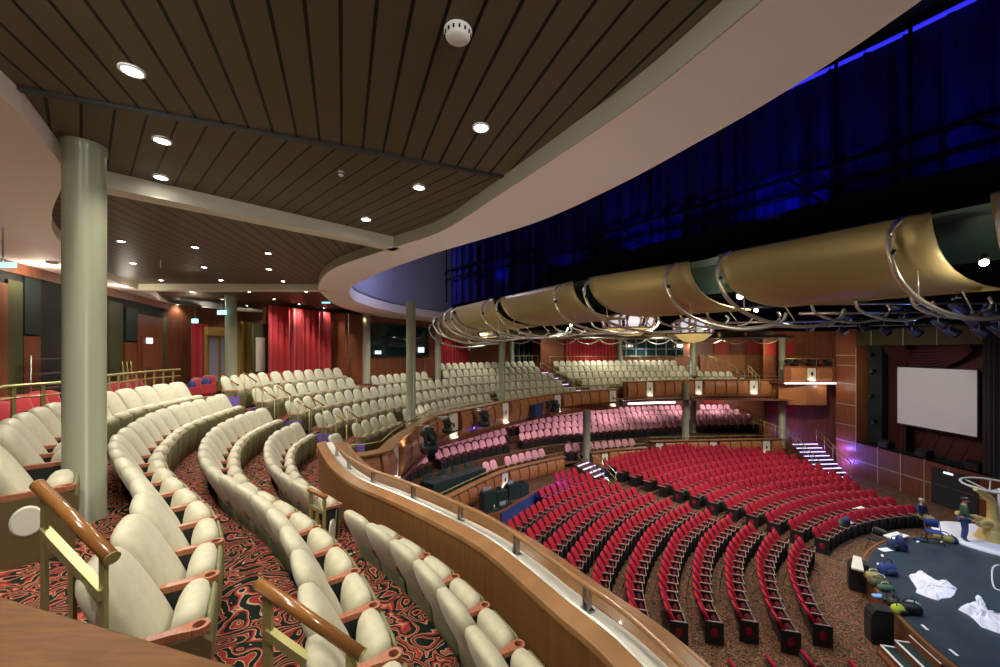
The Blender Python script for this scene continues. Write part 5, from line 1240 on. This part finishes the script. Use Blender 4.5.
# ================================================================== mixing desk on the terrace
p = at(454, 471, 6.25); q = at(431, 482, 6.3); q2 = at(476, 467, 6.25); a = atan2(q2[1]-q[1], q2[0]-q[0]); c = ((q[0]+q2[0])/2, (q[1]+q2[1])/2)
t = thing('mixing_desk', 'large dark mixing desk standing among the rose seats', 'mixing desk', (c[0], c[1], Z(7.25)), a)
W = hypot(q2[0]-q[0], q2[1]-q[1])+.5
m = MB(); m.vprism([(-.5, .35), (.5, .55), (.55, .85), (.45, .93), (-.5, .98)], (-W/2, 0), (0, 1), (W, 0)); local('console', m, M['darkteal'], t)
m = MB()
for i in range(26):
    for j in range(5): m.box((-W/2+.15+i*(W-.3)/25, -.36+j*.17, .985-.03*j*.5), (.06, .09, .04), 0, 0)
local('faders', m, M['steel'], t)
for i in range(4): m = MB(); m.box((-W/2+.4+i*(W-.8)/3, .46, 1.08), (.5, .05, .26), 0, 0, -.3); b = local('meter_bridge', m, M['black'], t); m = MB(); m.box((-W/2+.4+i*(W-.8)/3, .425, 1.08), (.42, .01, .16), 0, 0, -.3); local('display', m, M['glass'], b)
for sx in (-1, 1): m = MB(); m.box((sx*(W/2-.15), 0, .22), (.1, .8, .44)); local('leg', m, M['black'], t)
# sound pit at the back of the stalls
t = struct('sound_pit', MB().sweep(spline([at(479, 522, 7.3), at(500, 517, 7.3), at(520, 505, 7.3), at(541, 493, 7.3), at(553, 488, 7.3)], 6), [(-.04, Z(7.8)), (-.04, Z(7.05)), (.04, Z(7.05)), (.04, Z(7.8))]), M['wallwood'], None, 'low wood wall of the sound pit behind the red seats, washed in blue light', 'low wall')
P = spline([at(500, 517, 7.3), at(520, 505, 7.3), at(541, 493, 7.3)], 6); m = MB(); m.sweep(P, [(.05, Z(7.75)), (.05, Z(7.12)), (.09, Z(7.12)), (.09, Z(7.75))]); struct('blue_lit_face', m, M['bluebag'], t)  # blue light on the pit wall, put into this face's colour
for i, (u, v, w, h) in enumerate([(488, 500, .7, .9), (500, 496, .6, .75), (512, 490, .7, .8), (522, 487, .55, .65), (505, 506, .8, .5), (492, 512, .7, .5)]):
    c = at(u, v+9, 7.6); tt = thing('equipment_rack', 'dark equipment rack with lit dials in the sound pit, %s counting from the rail' % nth(i+1), 'equipment rack', (c[0], c[1], Z(7.6)), .6, 'racks in the sound pit')
    m = MB(); m.vprism([(-.25, 0), (.25, 0), (.25, h*.8), (.1, h), (-.25, h)], (-w/2, 0), (0, 1), (w, 0)); local('cabinet', m, M['darkteal'], tt)
    m = MB(); m.box((0, .0, h+.01), (w*.8, .34, .02)); local('control_panel', m, M['black'], tt)
    m = MB(); m.box((-w*.2, -.05, h+.08), (.34, .03, .22)); local('screen', m, M['glass'] if i % 2 else M['voidwall'], tt)
    m = MB(); m.tube(spline([(w*.2, 0, h), (w*.25, .1, h+.16), (w*.35, .15, h+.02)], 5), .015, 5); local('cable', m, M['steel'], tt)

# ================================================================== stage
m = MB(); SR = lambda t: tab([(60, 7.5), (100, 8.0), (112, 8.65), (121, 9.7), (130, 10.3), (142, 10.8), (165, 11.0), (300, 11.0)], t); SP = [pol(SR(a), a) for a in range(60, 300, 3)]; m.prism(SP+[(30, CY-9), (30, 17)], 0.02, .78)
st = struct('stage', m, M['wallwood2'], None, 'round stage platform with dark blue-black floor', 'stage')
m = MB(); m.prism([pol(SR(a)-.1, a) for a in range(60, 300, 3)]+[(30, CY-9), (30, 17)], .78, .8); struct('stage_deck', m, M['stagefloor'], st)
m = MB(); m.sweep(SP[::-1], [(-.04, .72), (-.04, .81), (.04, .81), (.04, .72)]); struct('edge_trim', m, M['veneer'], st)
for i, a in enumerate(range(118, 186, 5)):
    p = pol(SR(a)-.4, a); m = MB(); m.box((p[0], p[1], .803), (.07, .22, .004), radians(a)); struct('tape_mark', m, M['white'], st)
for i, (u, v, w, d, h, lab) in enumerate([(858, 589, .4, .5, 1.0, 'black monitor speaker box at the stage edge nearest the aisle corner'), (879, 641, .38, .5, 1.0, 'black monitor speaker box at the stage edge beside the stage steps')]):
    c = at(u, v, 8.38); a = atan2(CY-c[1], CX-c[0]); t = thing('speaker_box', lab, 'speaker', (c[0], c[1], 0), a-pi/2)
    m = MB(); m.vprism([(-d/2, 0), (d/2, 0), (d/2, h), (-d*.3, h), (-d/2, h-.15)], (-w/2, 0), (0, 1), (w, 0)); local('cabinet', m, M['black'], t); m = MB(); m.box((0, -d/2-.01, h*.42), (w*.88, .02, h*.7)); local('grille', m, M['dmetal'], t)
c = at(856, 566, 7.4); t = thing('flat_board', 'pale flat board lying on the black speaker box at the far stage edge', 'board', (c[0], c[1], 1.0)); m = MB(); m.prism([(c[0]-.35, c[1]-.2), (c[0]+.45, c[1]+.6), (c[0]+.6, c[1]+.45), (c[0]-.1, c[1]-.4)], 1.005, 1.06); build('top', m, M['medal'], t)
# steps up to the stage
c = (11.35, 10.1); a = atan2(CY-c[1], CX-c[0])
t = struct('stage_steps', MB().box((c[0]-.45*cos(a), c[1]-.45*sin(a), .05), (1.2, .9, .1), a), M['wallwood2'], None, 'dark stage steps with pale nosings by the stage edge', 'steps')
for i in range(3):
    m = MB(); x = c[0]-(.1+.33*i)*cos(a); y = c[1]-(.1+.33*i)*sin(a); h = .60-.19*i; m.box((x, y, h/2), (.33, 1.0, h), a); struct('step', m, M['wallwood2'], t)
    m = MB(); m.box((x, y, h+.005), (.30, .94, .012), a); struct('tread', m, M['darkteal'], t)
    m = MB(); m.box((x-.15*cos(a), y-.15*sin(a), h+.012), (.06, 1.0, .014), a); m.box((x-.5*sin(a)+0, y+.5*cos(a), h+.012), (.33, .05, .014), a); struct('nosing', m, M['white'], t)
def sheet(poly, lab, hmax=.10):
    cx = sum(p[0] for p in poly)/len(poly); cy = sum(p[1] for p in poly)/len(poly); R = random.Random(len(lab)); m = MB()
    n = len(poly)*4; B = resample(poly+[poly[0]], n=n+1)[:-1]; V = []; rings = (1, .82, .62, .42, .2)
    for r in rings:
        for p in B: V.append((cx+(p[0]-cx)*r+R.uniform(-.03, .03), cy+(p[1]-cy)*r+R.uniform(-.03, .03), .805+(R.uniform(.01, hmax) if r < 1 else .006)))
    V.append((cx, cy, .8+hmax*.6)); Fc = []
    for i in range(len(rings)-1):
        for j in range(n): Fc.append((i*n+j, i*n+(j+1) % n, (i+1)*n+(j+1) % n, (i+1)*n+j))
    Fc += [((len(rings)-1)*n+j, (len(rings)-1)*n+(j+1) % n, len(V)-1) for j in range(n)]
    b = len(V); V += [(p[0], p[1], .801) for p in B]; Fc.append(tuple(b+j for j in range(n))[::-1]); Fc += [(j, b+j, b+(j+1) % n, (j+1) % n) for j in range(n)]
    m.add(V, Fc); tag(build('crumpled_cloth', m, M['clothw']), lab, 'cloth')
A6 = lambda u, v: at(u, v, 7.58)
sheet([A6(*q) for q in [(909, 576), (921, 570), (930, 576), (938, 581), (946, 579), (957, 589), (951, 597), (941, 598), (938, 600), (925, 596), (916, 592), (917, 588)]], 'crumpled white cloth lying in the middle of the dark stage floor')
sheet([A6(*q) for q in [(958, 609), (965, 604), (975, 603), (978, 594), (981, 597), (980, 606), (1000, 617), (1030, 626), (1030, 645), (1000, 633), (982, 627), (971, 616)]], 'crumpled white cloth on the stage cut off by the picture edge', .14)
m = MB(); P = [A6(*q) for q in [(1010, 590), (995, 588), (992, 572), (996, 565), (1010, 566)]]; m.tube([(*p, .805) for p in spline(P, 6)], .025, 5); tag(build('floor_marking_tape', m, M['white']), 'curved white marking line taped on the stage at the picture edge', 'tape')
def bag(u, v, s, mt, lab, mt2='black', h=.32):
    s *= .68; c = at(u, v, 7.58); a = (u*7 % 6); t = thing('bag', lab, 'bag', (c[0], c[1], .8), a)
    m = MB(); m.loft([(.0, 0, .30*s, .19*s), (.06*s, 0, .34*s, .22*s), (h*.6*s, .02, .33*s, .2*s), (h*.9*s, .03, .27*s, .14*s), (h*s, .03, .16*s, .06*s)], 14, 3); local('body', m, M[mt], t)
    m = MB(); m.tube(spline([(-.16*s, 0, h*.9*s), (-.12*s, .0, h*1.35*s), (.12*s, 0, h*1.35*s), (.16*s, 0, h*.9*s)], 5), .02*s, 6); local('strap', m, M[mt2], t)
    m = MB(); m.loft([(.05*s, -.21*s, .2*s, .05*s), (h*.5*s, -.2*s, .2*s, .06*s), (h*.62*s, -.17*s, .14*s, .03*s)], 10, 3); local('pocket', m, M[mt2], t)
for u, v, s, mt, lab, mt2, h in [(873, 578, 1.1, 'khaki', 'khaki bag in the heap at the stage edge', 'white', .3), (879, 585, 1.3, 'greenpaint', 'olive green bag lying in front of the khaki bag', 'steel', .28), (888, 573, 1.2, 'bluebag', 'pointed blue bag behind the olive bag on the stage', 'navy', .42), (885, 589, 1.0, 'shirt', 'dark green bag with pale pocket near the stage edge', 'medal', .25), (879, 597, .8, 'exitwhite2', 'small light blue bag at the stage rim', 'bluebag', .2),
                             (892, 603, 1.2, 'black', 'black bag beside the lime vest at the stage rim', 'dmetal', .3), (900, 612, .9, 'hivis', 'lime yellow vest bundled by the stage rim', 'black', .35), (909, 611, 1.3, 'black', 'black bag on the stage nearest the white cloth', 'navy', .3), (914, 607, .7, 'steelblue', 'grey pouch lying on the black stage bag', 'black', .45),
                             (901, 549, 1.0, 'navy', 'navy backpack standing on the stage below the small table', 'bluebag', .75), (894, 549, .9, 'navy', 'second navy backpack beside the small table', 'black', .6), (944, 540, 1.3, 'khaki', 'pale patterned bag on the stage beside the blue chair', 'navy', .28), (952, 541, 1.1, 'navy', 'dark blue bag on the stage by the standing person', 'black', .25), (920, 540, .8, 'navy', 'small dark bag on the far stage rim', 'black', .2)]:
    bag(u, v, s, mt, lab, mt2, h)
def folding_chair(u, v, z, a, mt, lab):
    c = at(u, v, z); t = thing('folding_chair', lab, 'chair', (c[0], c[1], Z(z)), a)
    m = MB(); m.box((0, 0, .45), (.44, .42, .035)); local('seat', m, M[mt], t)
    m = MB(); m.loft([(.55, -.24, .21, .015), (.7, -.26, .22, .02), (.86, -.28, .2, .015)], 10, 4); local('backrest', m, M[mt], t)
    for sx in (-1, 1):
        m = MB(); m.tube([(sx*.22, .22, 0), (sx*.22, -.1, .45), (sx*.22, -.27, .84)], .014, 6); local('leg', m, M['dmetal'], t)
        m = MB(); m.tube([(sx*.2, -.25, 0), (sx*.2, .15, .44)], .014, 6); local('leg', m, M['dmetal'], t)
folding_chair(876, 550, 8.3, 1.9, 'black', 'black folding chair on the carpet at the far stage rim')
folding_chair(934, 543, 7.6, 2.6, 'bluebag', 'bright blue folding chair on the far stage rim')
c = at(896, 557, 8.3); t = thing('folding_table', 'small white-topped table beyond the far stage rim', 'table', (c[0], c[1], .1), .35)
m = MB(); m.box((0, 0, .85), (.95, .4, .04)); local('table_top', m, M['white'], t)
for sx in (-1, 1):
    for sy in (-1, 1): m = MB(); m.tube([(sx*.42, sy*.16, 0), (sx*.42, sy*.16, .84)], .018, 6); local('leg', m, M['dmetal'], t)
for i, (u, v, lab) in enumerate([(858, 508, 'pale sheet of paper on the front row seats'), (846, 523, 'white paper spread on the front row by the aisle'), (888, 550, 'white paper sheet on the far stage rim')]):
    z = 7.75 if i < 2 else 7.58; c = at(u, v, z); m = MB(); m.add([(c[0]-.3, c[1]-.12, Z(z)), (c[0]+.3, c[1]-.05, Z(z)+.01), (c[0]+.28, c[1]+.15, Z(z)+.04), (c[0]-.3, c[1]+.1, Z(z)+.01), (c[0]-.3, c[1]-.12, Z(z)-.01), (c[0]+.3, c[1]-.05, Z(z)), (c[0]+.28, c[1]+.15, Z(z)+.03), (c[0]-.3, c[1]+.1, Z(z))], [(0, 1, 2, 3), (7, 6, 5, 4), (0, 4, 5, 1), (1, 5, 6, 2), (2, 6, 7, 3), (3, 7, 4, 0)]); tag(build('paper_sheet', m, M['white']), lab, 'paper')
c = at(839, 523, 7.75); bg = thing('bag', 'dark bag and coat dumped on the front row by the aisle', 'bag', (c[0]+.3, c[1]+.1, .45), .5); m = MB(); m.loft([(0, 0, .5, .22), (.12, 0, .55, .26), (.3, .05, .4, .18), (.36, .05, .2, .08)], 14, 2.5); local('body', m, M['black'], bg); m = MB(); m.loft([(.2, -.12, .2, .1), (.36, -.1, .22, .12), (.46, -.08, .12, .06)], 10, 2.5); local('hood', m, M['navy'], bg)

# golden prop with ring canopy at the picture edge
c = at(987, 541, 7.6); t = thing('stage_prop', 'golden tree-like stage prop with spoked ring canopy on a white disc', 'stage prop', (c[0], c[1], .8))
m = MB(); m.lathe([(1.7, 0.0), (1.7, .05), (1.6, .07), (0, .07)], (c[0]+.3, c[1], .8), 40); build('base_disc', m, M['clothw'], t)
m = MB(); m.tube(spline([(c[0]+.2, c[1], .85), (c[0]+.15, c[1], 1.3), (c[0]+.22, c[1], 1.8), (c[0]+.2, c[1], 2.35), (c[0]-.1, c[1], 2.65), (c[0]-.45, c[1], 2.9)], 6), [.34]*4+[.26]*6+[.16]*8+[.13]*8+[.1]*5, 12); build('trunk', m, M['gold'], t)
m = MB(); m.lathe([(.5, .05), (.42, .2), (.34, .45), (.26, .5)], (c[0]+.2, c[1], .8), 14); build('trunk_foot', m, M['gold'], t)
for d in ((-1.0, .2, .35), (-.7, -.3, .1)):
    m = MB(); m.tube(spline([(c[0]+.15, c[1], 1.5), (c[0]+d[0]*.5, c[1]+d[1]*.5, 1.5+d[2]*.6), (c[0]+d[0], c[1]+d[1], 1.5+d[2])], 5), [.16]*5+[.11]*5+[.07], 10); build('branch', m, M['gold'], t)
m = MB(); m.tube([(c[0]+.3+1.0*cos(2*pi*j/28), c[1]+.8*sin(2*pi*j/28), 3.0+.08*sin(2*pi*j/28)) for j in range(29)], .04, 6); build('canopy_ring', m, M['medal'], t)
for j in range(7): m = MB(); m.tube([(c[0]+.1, c[1], 2.8), (c[0]+.3+1.0*cos(2*pi*j/7), c[1]+.8*sin(2*pi*j/7), 3.0)], .025, 5); build('spoke', m, M['medal'], t)
m = MB(); m.tube([(c[0]+.55, c[1]-.1, .9), (c[0]+.55, c[1]-.1, 2.9)], .16, 10); build('pale_post', m, M['clothw'], t)

# ================================================================== people
def body(name, joints, bones, mt, parent, sub=1):
    me = bpy.data.meshes.new(name); names = list(joints); me.from_pydata([joints[n][:3] for n in names], [(names.index(a), names.index(b)) for a, b in bones], [])
    o = bpy.data.objects.new(name, me); COL.objects.link(o); o.parent = parent
    sk = o.modifiers.new('skin', 'SKIN'); sk.use_smooth_shade = True
    for i, n in enumerate(names):
        r = joints[n][3]; d = me.skin_vertices[0].data[i]; d.radius = (r, joints[n][4] if len(joints[n]) > 4 else r)
        d.use_root = (i == 0)
    s = o.modifiers.new('sub', 'SUBSURF'); s.levels = sub; s.render_levels = sub
    me.materials.append(M[mt]); return o
def person(loc, rz, pose, lab, top, legs, hair):
    t = thing('person', lab, 'person', loc, rz)
    J = {'pelvis': (0, 0, .95, .13, .11), 'waist': (0, 0, 1.10, .13, .10), 'chest': (0, .0, 1.30, .15, .105), 'neckb': (0, .01, 1.46, .07), 'neck': (0, .02, 1.52, .05), 'headc': (0, .035, 1.62, .085, .095), 'headt': (0, .03, 1.79, .075, .085)}
    B = [('pelvis', 'waist'), ('waist', 'chest'), ('chest', 'neckb'), ('neckb', 'neck'), ('neck', 'headc'), ('headc', 'headt')]
    for s, S in ((-1, 'l'), (1, 'r')):
        J.update({S+'sh': (s*.19, 0, 1.42, .06), S+'el': (s*.25, .0 if pose == 'stand' else .06, 1.14, .045), S+'wr': (s*.19, .22, 1.02, .032), S+'pm': (s*.17, .29, 1.00, .036, .02)})
        B += [('neckb', S+'sh'), (S+'sh', S+'el'), (S+'el', S+'wr'), (S+'wr', S+'pm')]
        for q in range(4):
            J[S+'f%d' % q] = (s*(.14+.022*q), .355+.008*(q in (1, 2)), .985, .009); J[S+'g%d' % q] = (s*(.14+.022*q), .375, .955, .008); B += [(S+'pm', S+'f%d' % q), (S+'f%d' % q, S+'g%d' % q)]
        J[S+'t'] = (s*.125, .30, .985, .010); B.append((S+'wr', S+'t'))
        if pose == 'stand': J.update({S+'hip': (s*.09, 0, .88, .09), S+'kn': (s*.10, .03, .48, .06), S+'an': (s*.10, -.02, .09, .04), S+'to': (s*.12, .15, .04, .035)})
        else: J.update({S+'hip': (s*.1, .02, .92, .09), S+'kn': (s*.13, .43, .93, .065), S+'an': (s*.13, .45, .50, .042), S+'to': (s*.14, .61, .46, .035)})
        B += [('pelvis', S+'hip'), (S+'hip', S+'kn'), (S+'kn', S+'an'), (S+'an', S+'to')]
    body('body', J, B, 'skin', t, 2)
    g = 1.18
    def cl(nm, ns, mt):
        JJ = {n: tuple(J[n][:3])+tuple(x*g+.006 for x in J[n][3:]) for n in ns}; body(nm, JJ, [b for b in B if b[0] in ns and b[1] in ns], mt, t)
    cl('shirt', ['chest', 'waist', 'pelvis', 'neckb', 'lsh', 'lel', 'lwr', 'rsh', 'rel', 'rwr'], top)
    cl('trousers', ['pelvis', 'lhip', 'lkn', 'lan', 'rhip', 'rkn', 'ran'], legs)
    for S in 'lr': cl('shoe', [S+'an', S+'to'], 'black')
    m = MB(); m.ball((0, .015, 1.70), .108, 14, 0, (.9, 1, .8)); local('hair', m, M[hair], t)
    m = MB(); m.ball((0, .135, 1.635), .022, 8, 0, (.7, 1, 1.3)); local('nose', m, M['skin'], t)
    for s in (-1, 1):
        m = MB(); m.ball((s*.033, .118, 1.665), .011, 8); local('eye', m, M['black'], t); m = MB(); m.ball((s*.085, .04, 1.64), .026, 8, 0, (.4, .7, 1.2)); local('ear', m, M['skin'], t)
    m = MB(); m.box((0, .125, 1.59), (.05, .012, .012)); local('mouth', m, M['curtaind'], t)
    return t
c = at(964, 541.5, 7.6); person((c[0], c[1], .8), -2.2, 'stand', 'person standing on the stage in green shirt and blue jeans, hands forward', 'shirt', 'denim', 'hair')
k0 = [q for q in RS if q[1] == 0 and q[2] == 'right'][-1][3]
fa = atan2(CY-k0[1], CX-k0[0])
person((k0[0]+.16*cos(fa), k0[1]+.16*sin(fa), -.36), fa-pi/2, 'sit', 'grey-haired person sitting at the end of the front red row, yellow trousers', 'navy', 'khaki', 'hairg')

# ================================================================== light
def area(p, size, e, col, aim=None, name='ceiling_wash', spread=180):
    L = bpy.data.lights.new(name, 'AREA'); L.energy = e; L.size = size; L.color = col; L.shape = 'DISK'; L.spread = radians(spread)
    o = bpy.data.objects.new(name, L); COL.objects.link(o); o.location = p
    if aim:
        from mathutils import Vector
        o.rotation_euler = (Vector(aim)-Vector(p)).to_track_quat('-Z', 'Y').to_euler()
    return o
def point(p, e, col, r=.02, name='lamp_light'):
    L = bpy.data.lights.new(name, 'POINT'); L.energy = e; L.color = col; L.shadow_soft_size = .02
    o = bpy.data.objects.new(name, L); COL.objects.link(o); o.location = p; return o
def spot(p, aim, e, col, ang=60, r=.15, name='overhead_spot', blend=.6):
    from mathutils import Vector
    L = bpy.data.lights.new(name, 'SPOT'); L.energy = e; L.color = col; L.spot_size = radians(ang); L.spot_blend = blend; L.shadow_soft_size = r
    o = bpy.data.objects.new(name, L); COL.objects.link(o); o.location = p; o.rotation_euler = (Vector(aim)-Vector(p)).to_track_quat('-Z', 'Y').to_euler(); return o
WARM = (1, .90, .70); NEUT = (1, .96, .86); BLUE = (.04, .05, 1); LIL = (.24, .13, 1)
for i, a in enumerate((178, 166, 154, 142, 130)):             # downlights over the rear rows
    p = pol(29.5, a); spot((p[0], p[1], Z(-1.85)), (p[0]+1, p[1]-.2, 4), LE['rear'], NEUT, 150, .3, 'rear_row_downlight')
for i, a in enumerate((120, 110, 100)):
    p = pol(27.5, a); spot((p[0], p[1], Z(-.75)), (p[0], p[1]-1, 4), LE['farb'], NEUT, 150, .3, 'far_row_downlight')
for i, a in enumerate((170, 164, 157, 150, 143, 136, 128, 120, 112, 104, 97, 90)):   # under-balcony lamps of the terrace
    p = pol(26.2, a); spot((p[0], p[1], Z(4.05)), (p[0]+1.8*cos(radians(a)), p[1]+1.8*sin(radians(a)), 1), LE['terr'], (1, .86, .84), 150, .2, 'terrace_downlight')
for i, (x, y) in enumerate(((9, 13), (12, 17), (16, 19), (8.5, 19.5), (12.5, 22.5), (18, 23), (5.5, 17), (4.5, 12.5))):
    spot((x, y, Z(-.55)), (x-.5, y+.4, 0), LE['stalls'], NEUT, 110, .3)
for i, (x, y) in enumerate(((15, 11), (18, 14), (15.5, 8))):
    spot((x, y, Z(-.6)), (x+1.2, y, .8), LE['stage'], (.55, .72, 1), 90, .3)
spot((9.5, 20, Z(-.6)), (24, 21.5, Z(2.6)), LE['screen'], (1, 1, 1), 24, .2)
spot((14, 22, Z(-.6)), (24, 24, Z(6)), LE['side'], WARM, 90, .2)
spot((18, 22.5, Z(-.6)), (22, 28.5, Z(2)), LE['box'], WARM, 70, .2)
for a in (165, 155, 145, 135, 125, 115, 105, 97):             # added spots that brighten the balcony and terrace fronts
    q = pol(24.5, a); p = pol(15.5, a); spot((p[0], p[1], Z(-.6)), (q[0], q[1], Z(4.2)), LE['fasc'], WARM, 62, .2)
for p in SCL: point(p, LE['scon'], (1, .93, .75), .02, 'sconce_light')
for x, y, tx, ty in ((12, 27, 12, 33), (16, 28, 16.5, 33), (19, 28, 19.6, 33), (8, 26, 7, 33)): spot((x, y, Z(-.55)), (tx, ty, Z(.2)), LE['wash'], WARM, 95, .1, 'far_wall_fill')  # added spots that brighten the dark far wall
for x, y in ((12, 11), (14.5, 14.5), (12.5, 17)): point((x, y, Z(-.35)), LE['rigb'], (.15, .3, 1), .02, 'rig_blue_fill')  # added blue points that tint the rig lanterns
for p in ((23.5, 27.2, Z(6.8)), (23.5, 27.1, Z(7.7))): point(p, LE['lilac'], LIL, .1, 'stair_led_light')
point((3.2, 20.2, Z(6.4)), LE['pit'], (.1, .1, 1), .1, 'pit_blue_light')
point((23.2, 27.6, Z(2.6)), 8, WARM, .08, 'box_downlight')
for x, y in ((6.9, 5.2), (5.9, 8.4), (3.9, 11.0), (2.0, 13.4), (.1, 15.9)): 
    spot((x-.25, y-.1, Z(-2.98)), (x+1.2, y+.8, Z(-5.2)), LE['blue']*(.25 if y > 13 else 1), BLUE, 130, .2, 'drape_uplight')
for x, y in ((8.2, 3.4), (5.5, 9.2), (1.6, 14)): spot((x, y, Z(-5.6)), (x-.8, y-.6, Z(-4)), LE['cove'], BLUE, 150, .2, 'cove_light')
point((-3.4, 16.5, Z(-3.6)), LE['void'], (.6, .62, 1), .3, 'void_fill')  # added unseen light that brightens the void wall
for i, (u, v, Y) in enumerate(GL[:6]): point(((u-500)*Y/F-.0, Y-.1, Z((v-V0)*Y/F)-.12), LE['gap']*(.35 if i == 0 else 1), WARM, .06, 'reflector_lamp_light')
for x, y, e in ((-11.4, 9, 1), (-12.3, 12, 1), (-13, 15.5, 1)): point((x+.8, y, Z(-1.7)), LE['loungewall'], WARM, .1, 'lounge_lamp_light')
for x, y in ((-14, 21.5), (-17.5, 23), (-14.5, 26)): point((x, y, Z(-1.0)), LE['lbar'], WARM, .02, 'lounge_fill')  # added unseen points that brighten the lounge ceiling
for x, y in ((-6.5, 3.2), (-8.6, 7), (-11.5, 11.5)): spot((x, y, Z(.9)), (x, y, Z(-2)), LE['lup'], (1, .8, .62), 130, .1, 'lounge_soffit_fill')  # added unseen spots that brighten the low lounge soffit
for u in (283, 318, 345, 364, 456, 590): p = sight(u, 32.3 if u not in (345, 364) else 31.6); spot((p[0], p[1], Z(-1.8)), (p[0]-.7*(p[0]-CX)/-30, p[1]+.6, 6), LE['curt'], WARM, 80, .06, 'curtain_downlight')
for i in (3, 8): pass
area((.8, .5, Z(-1.95)), .5, LE['cam'], NEUT, (-1.5, 2.5, 5), 'ceiling_downlight')
area((-3.0, 1.2, Z(-2.05)), .5, LE['cam'], NEUT, (-2.0, 3, 5), 'ceiling_downlight')
for (x, y), aim in (((1.9, 2.6), (1.7, 3.0)), ((1.0, 4.0), (.9, 4.6)), ((-.2, 5.6), (-.5, 6.9)), ((-1.9, 7.6), (-2.9, 9.5)), ((-2.9, 12), (-5.6, 14)), ((-2.8, 17), (-5.8, 20))):   # added unseen fill spots that brighten the ceiling ring
    spot((x, y, Z(2.9)), (*aim, Z(-2)), LE['soff'], (1, .84, .78), 110, .15, 'soffit_fill')
# added spots standing in for upward bounce onto the cloud shells
for (x, y, z), aim, e in (((1.8, 4.0, Z(1.6)), (5.2, 7.4, Z(-1.7)), LE['shell']), ((-.6, 8.5, Z(1.6)), (2.0, 12.2, Z(-1.7)), LE['shell']), ((-2.5, 14, Z(2.2)), (-1, 18, Z(-1.7)), LE['shell'])):
    spot((x, y, z), aim, e, (1, .8, .5), 80, .3, 'shell_bounce_fill')
w = bpy.data.worlds.new('house_ambience'); sc.world = w; w.use_nodes = True
bg = w.node_tree.nodes['Background']; bg.inputs[0].default_value = (.8, .85, 1, 1); bg.inputs[1].default_value = LE['amb']

cam = bpy.data.cameras.new('camera'); co = bpy.data.objects.new('camera', cam); COL.objects.link(co)
co.location = (0, 0, EYE); co.rotation_euler = (pi/2, 0, 0); cam.sensor_width = 36; cam.lens = F/1000*36; cam.shift_y = (V0-333.5)/1000; cam.clip_start = .05; cam.clip_end = 200
sc.camera = co
sc.view_settings.view_transform = 'Standard'; sc.view_settings.look = 'None'; sc.view_settings.gamma = 1; sc.view_settings.exposure = LE['exp']; sc.view_settings.use_curve_mapping = False
sc.cycles.use_denoising = True; sc.cycles.max_bounces = 6; sc.cycles.diffuse_bounces = 3; sc.cycles.sample_clamp_indirect = 4
for o in list(COL.objects):
    if o.type == 'LIGHT': o['kind'] = 'helper'
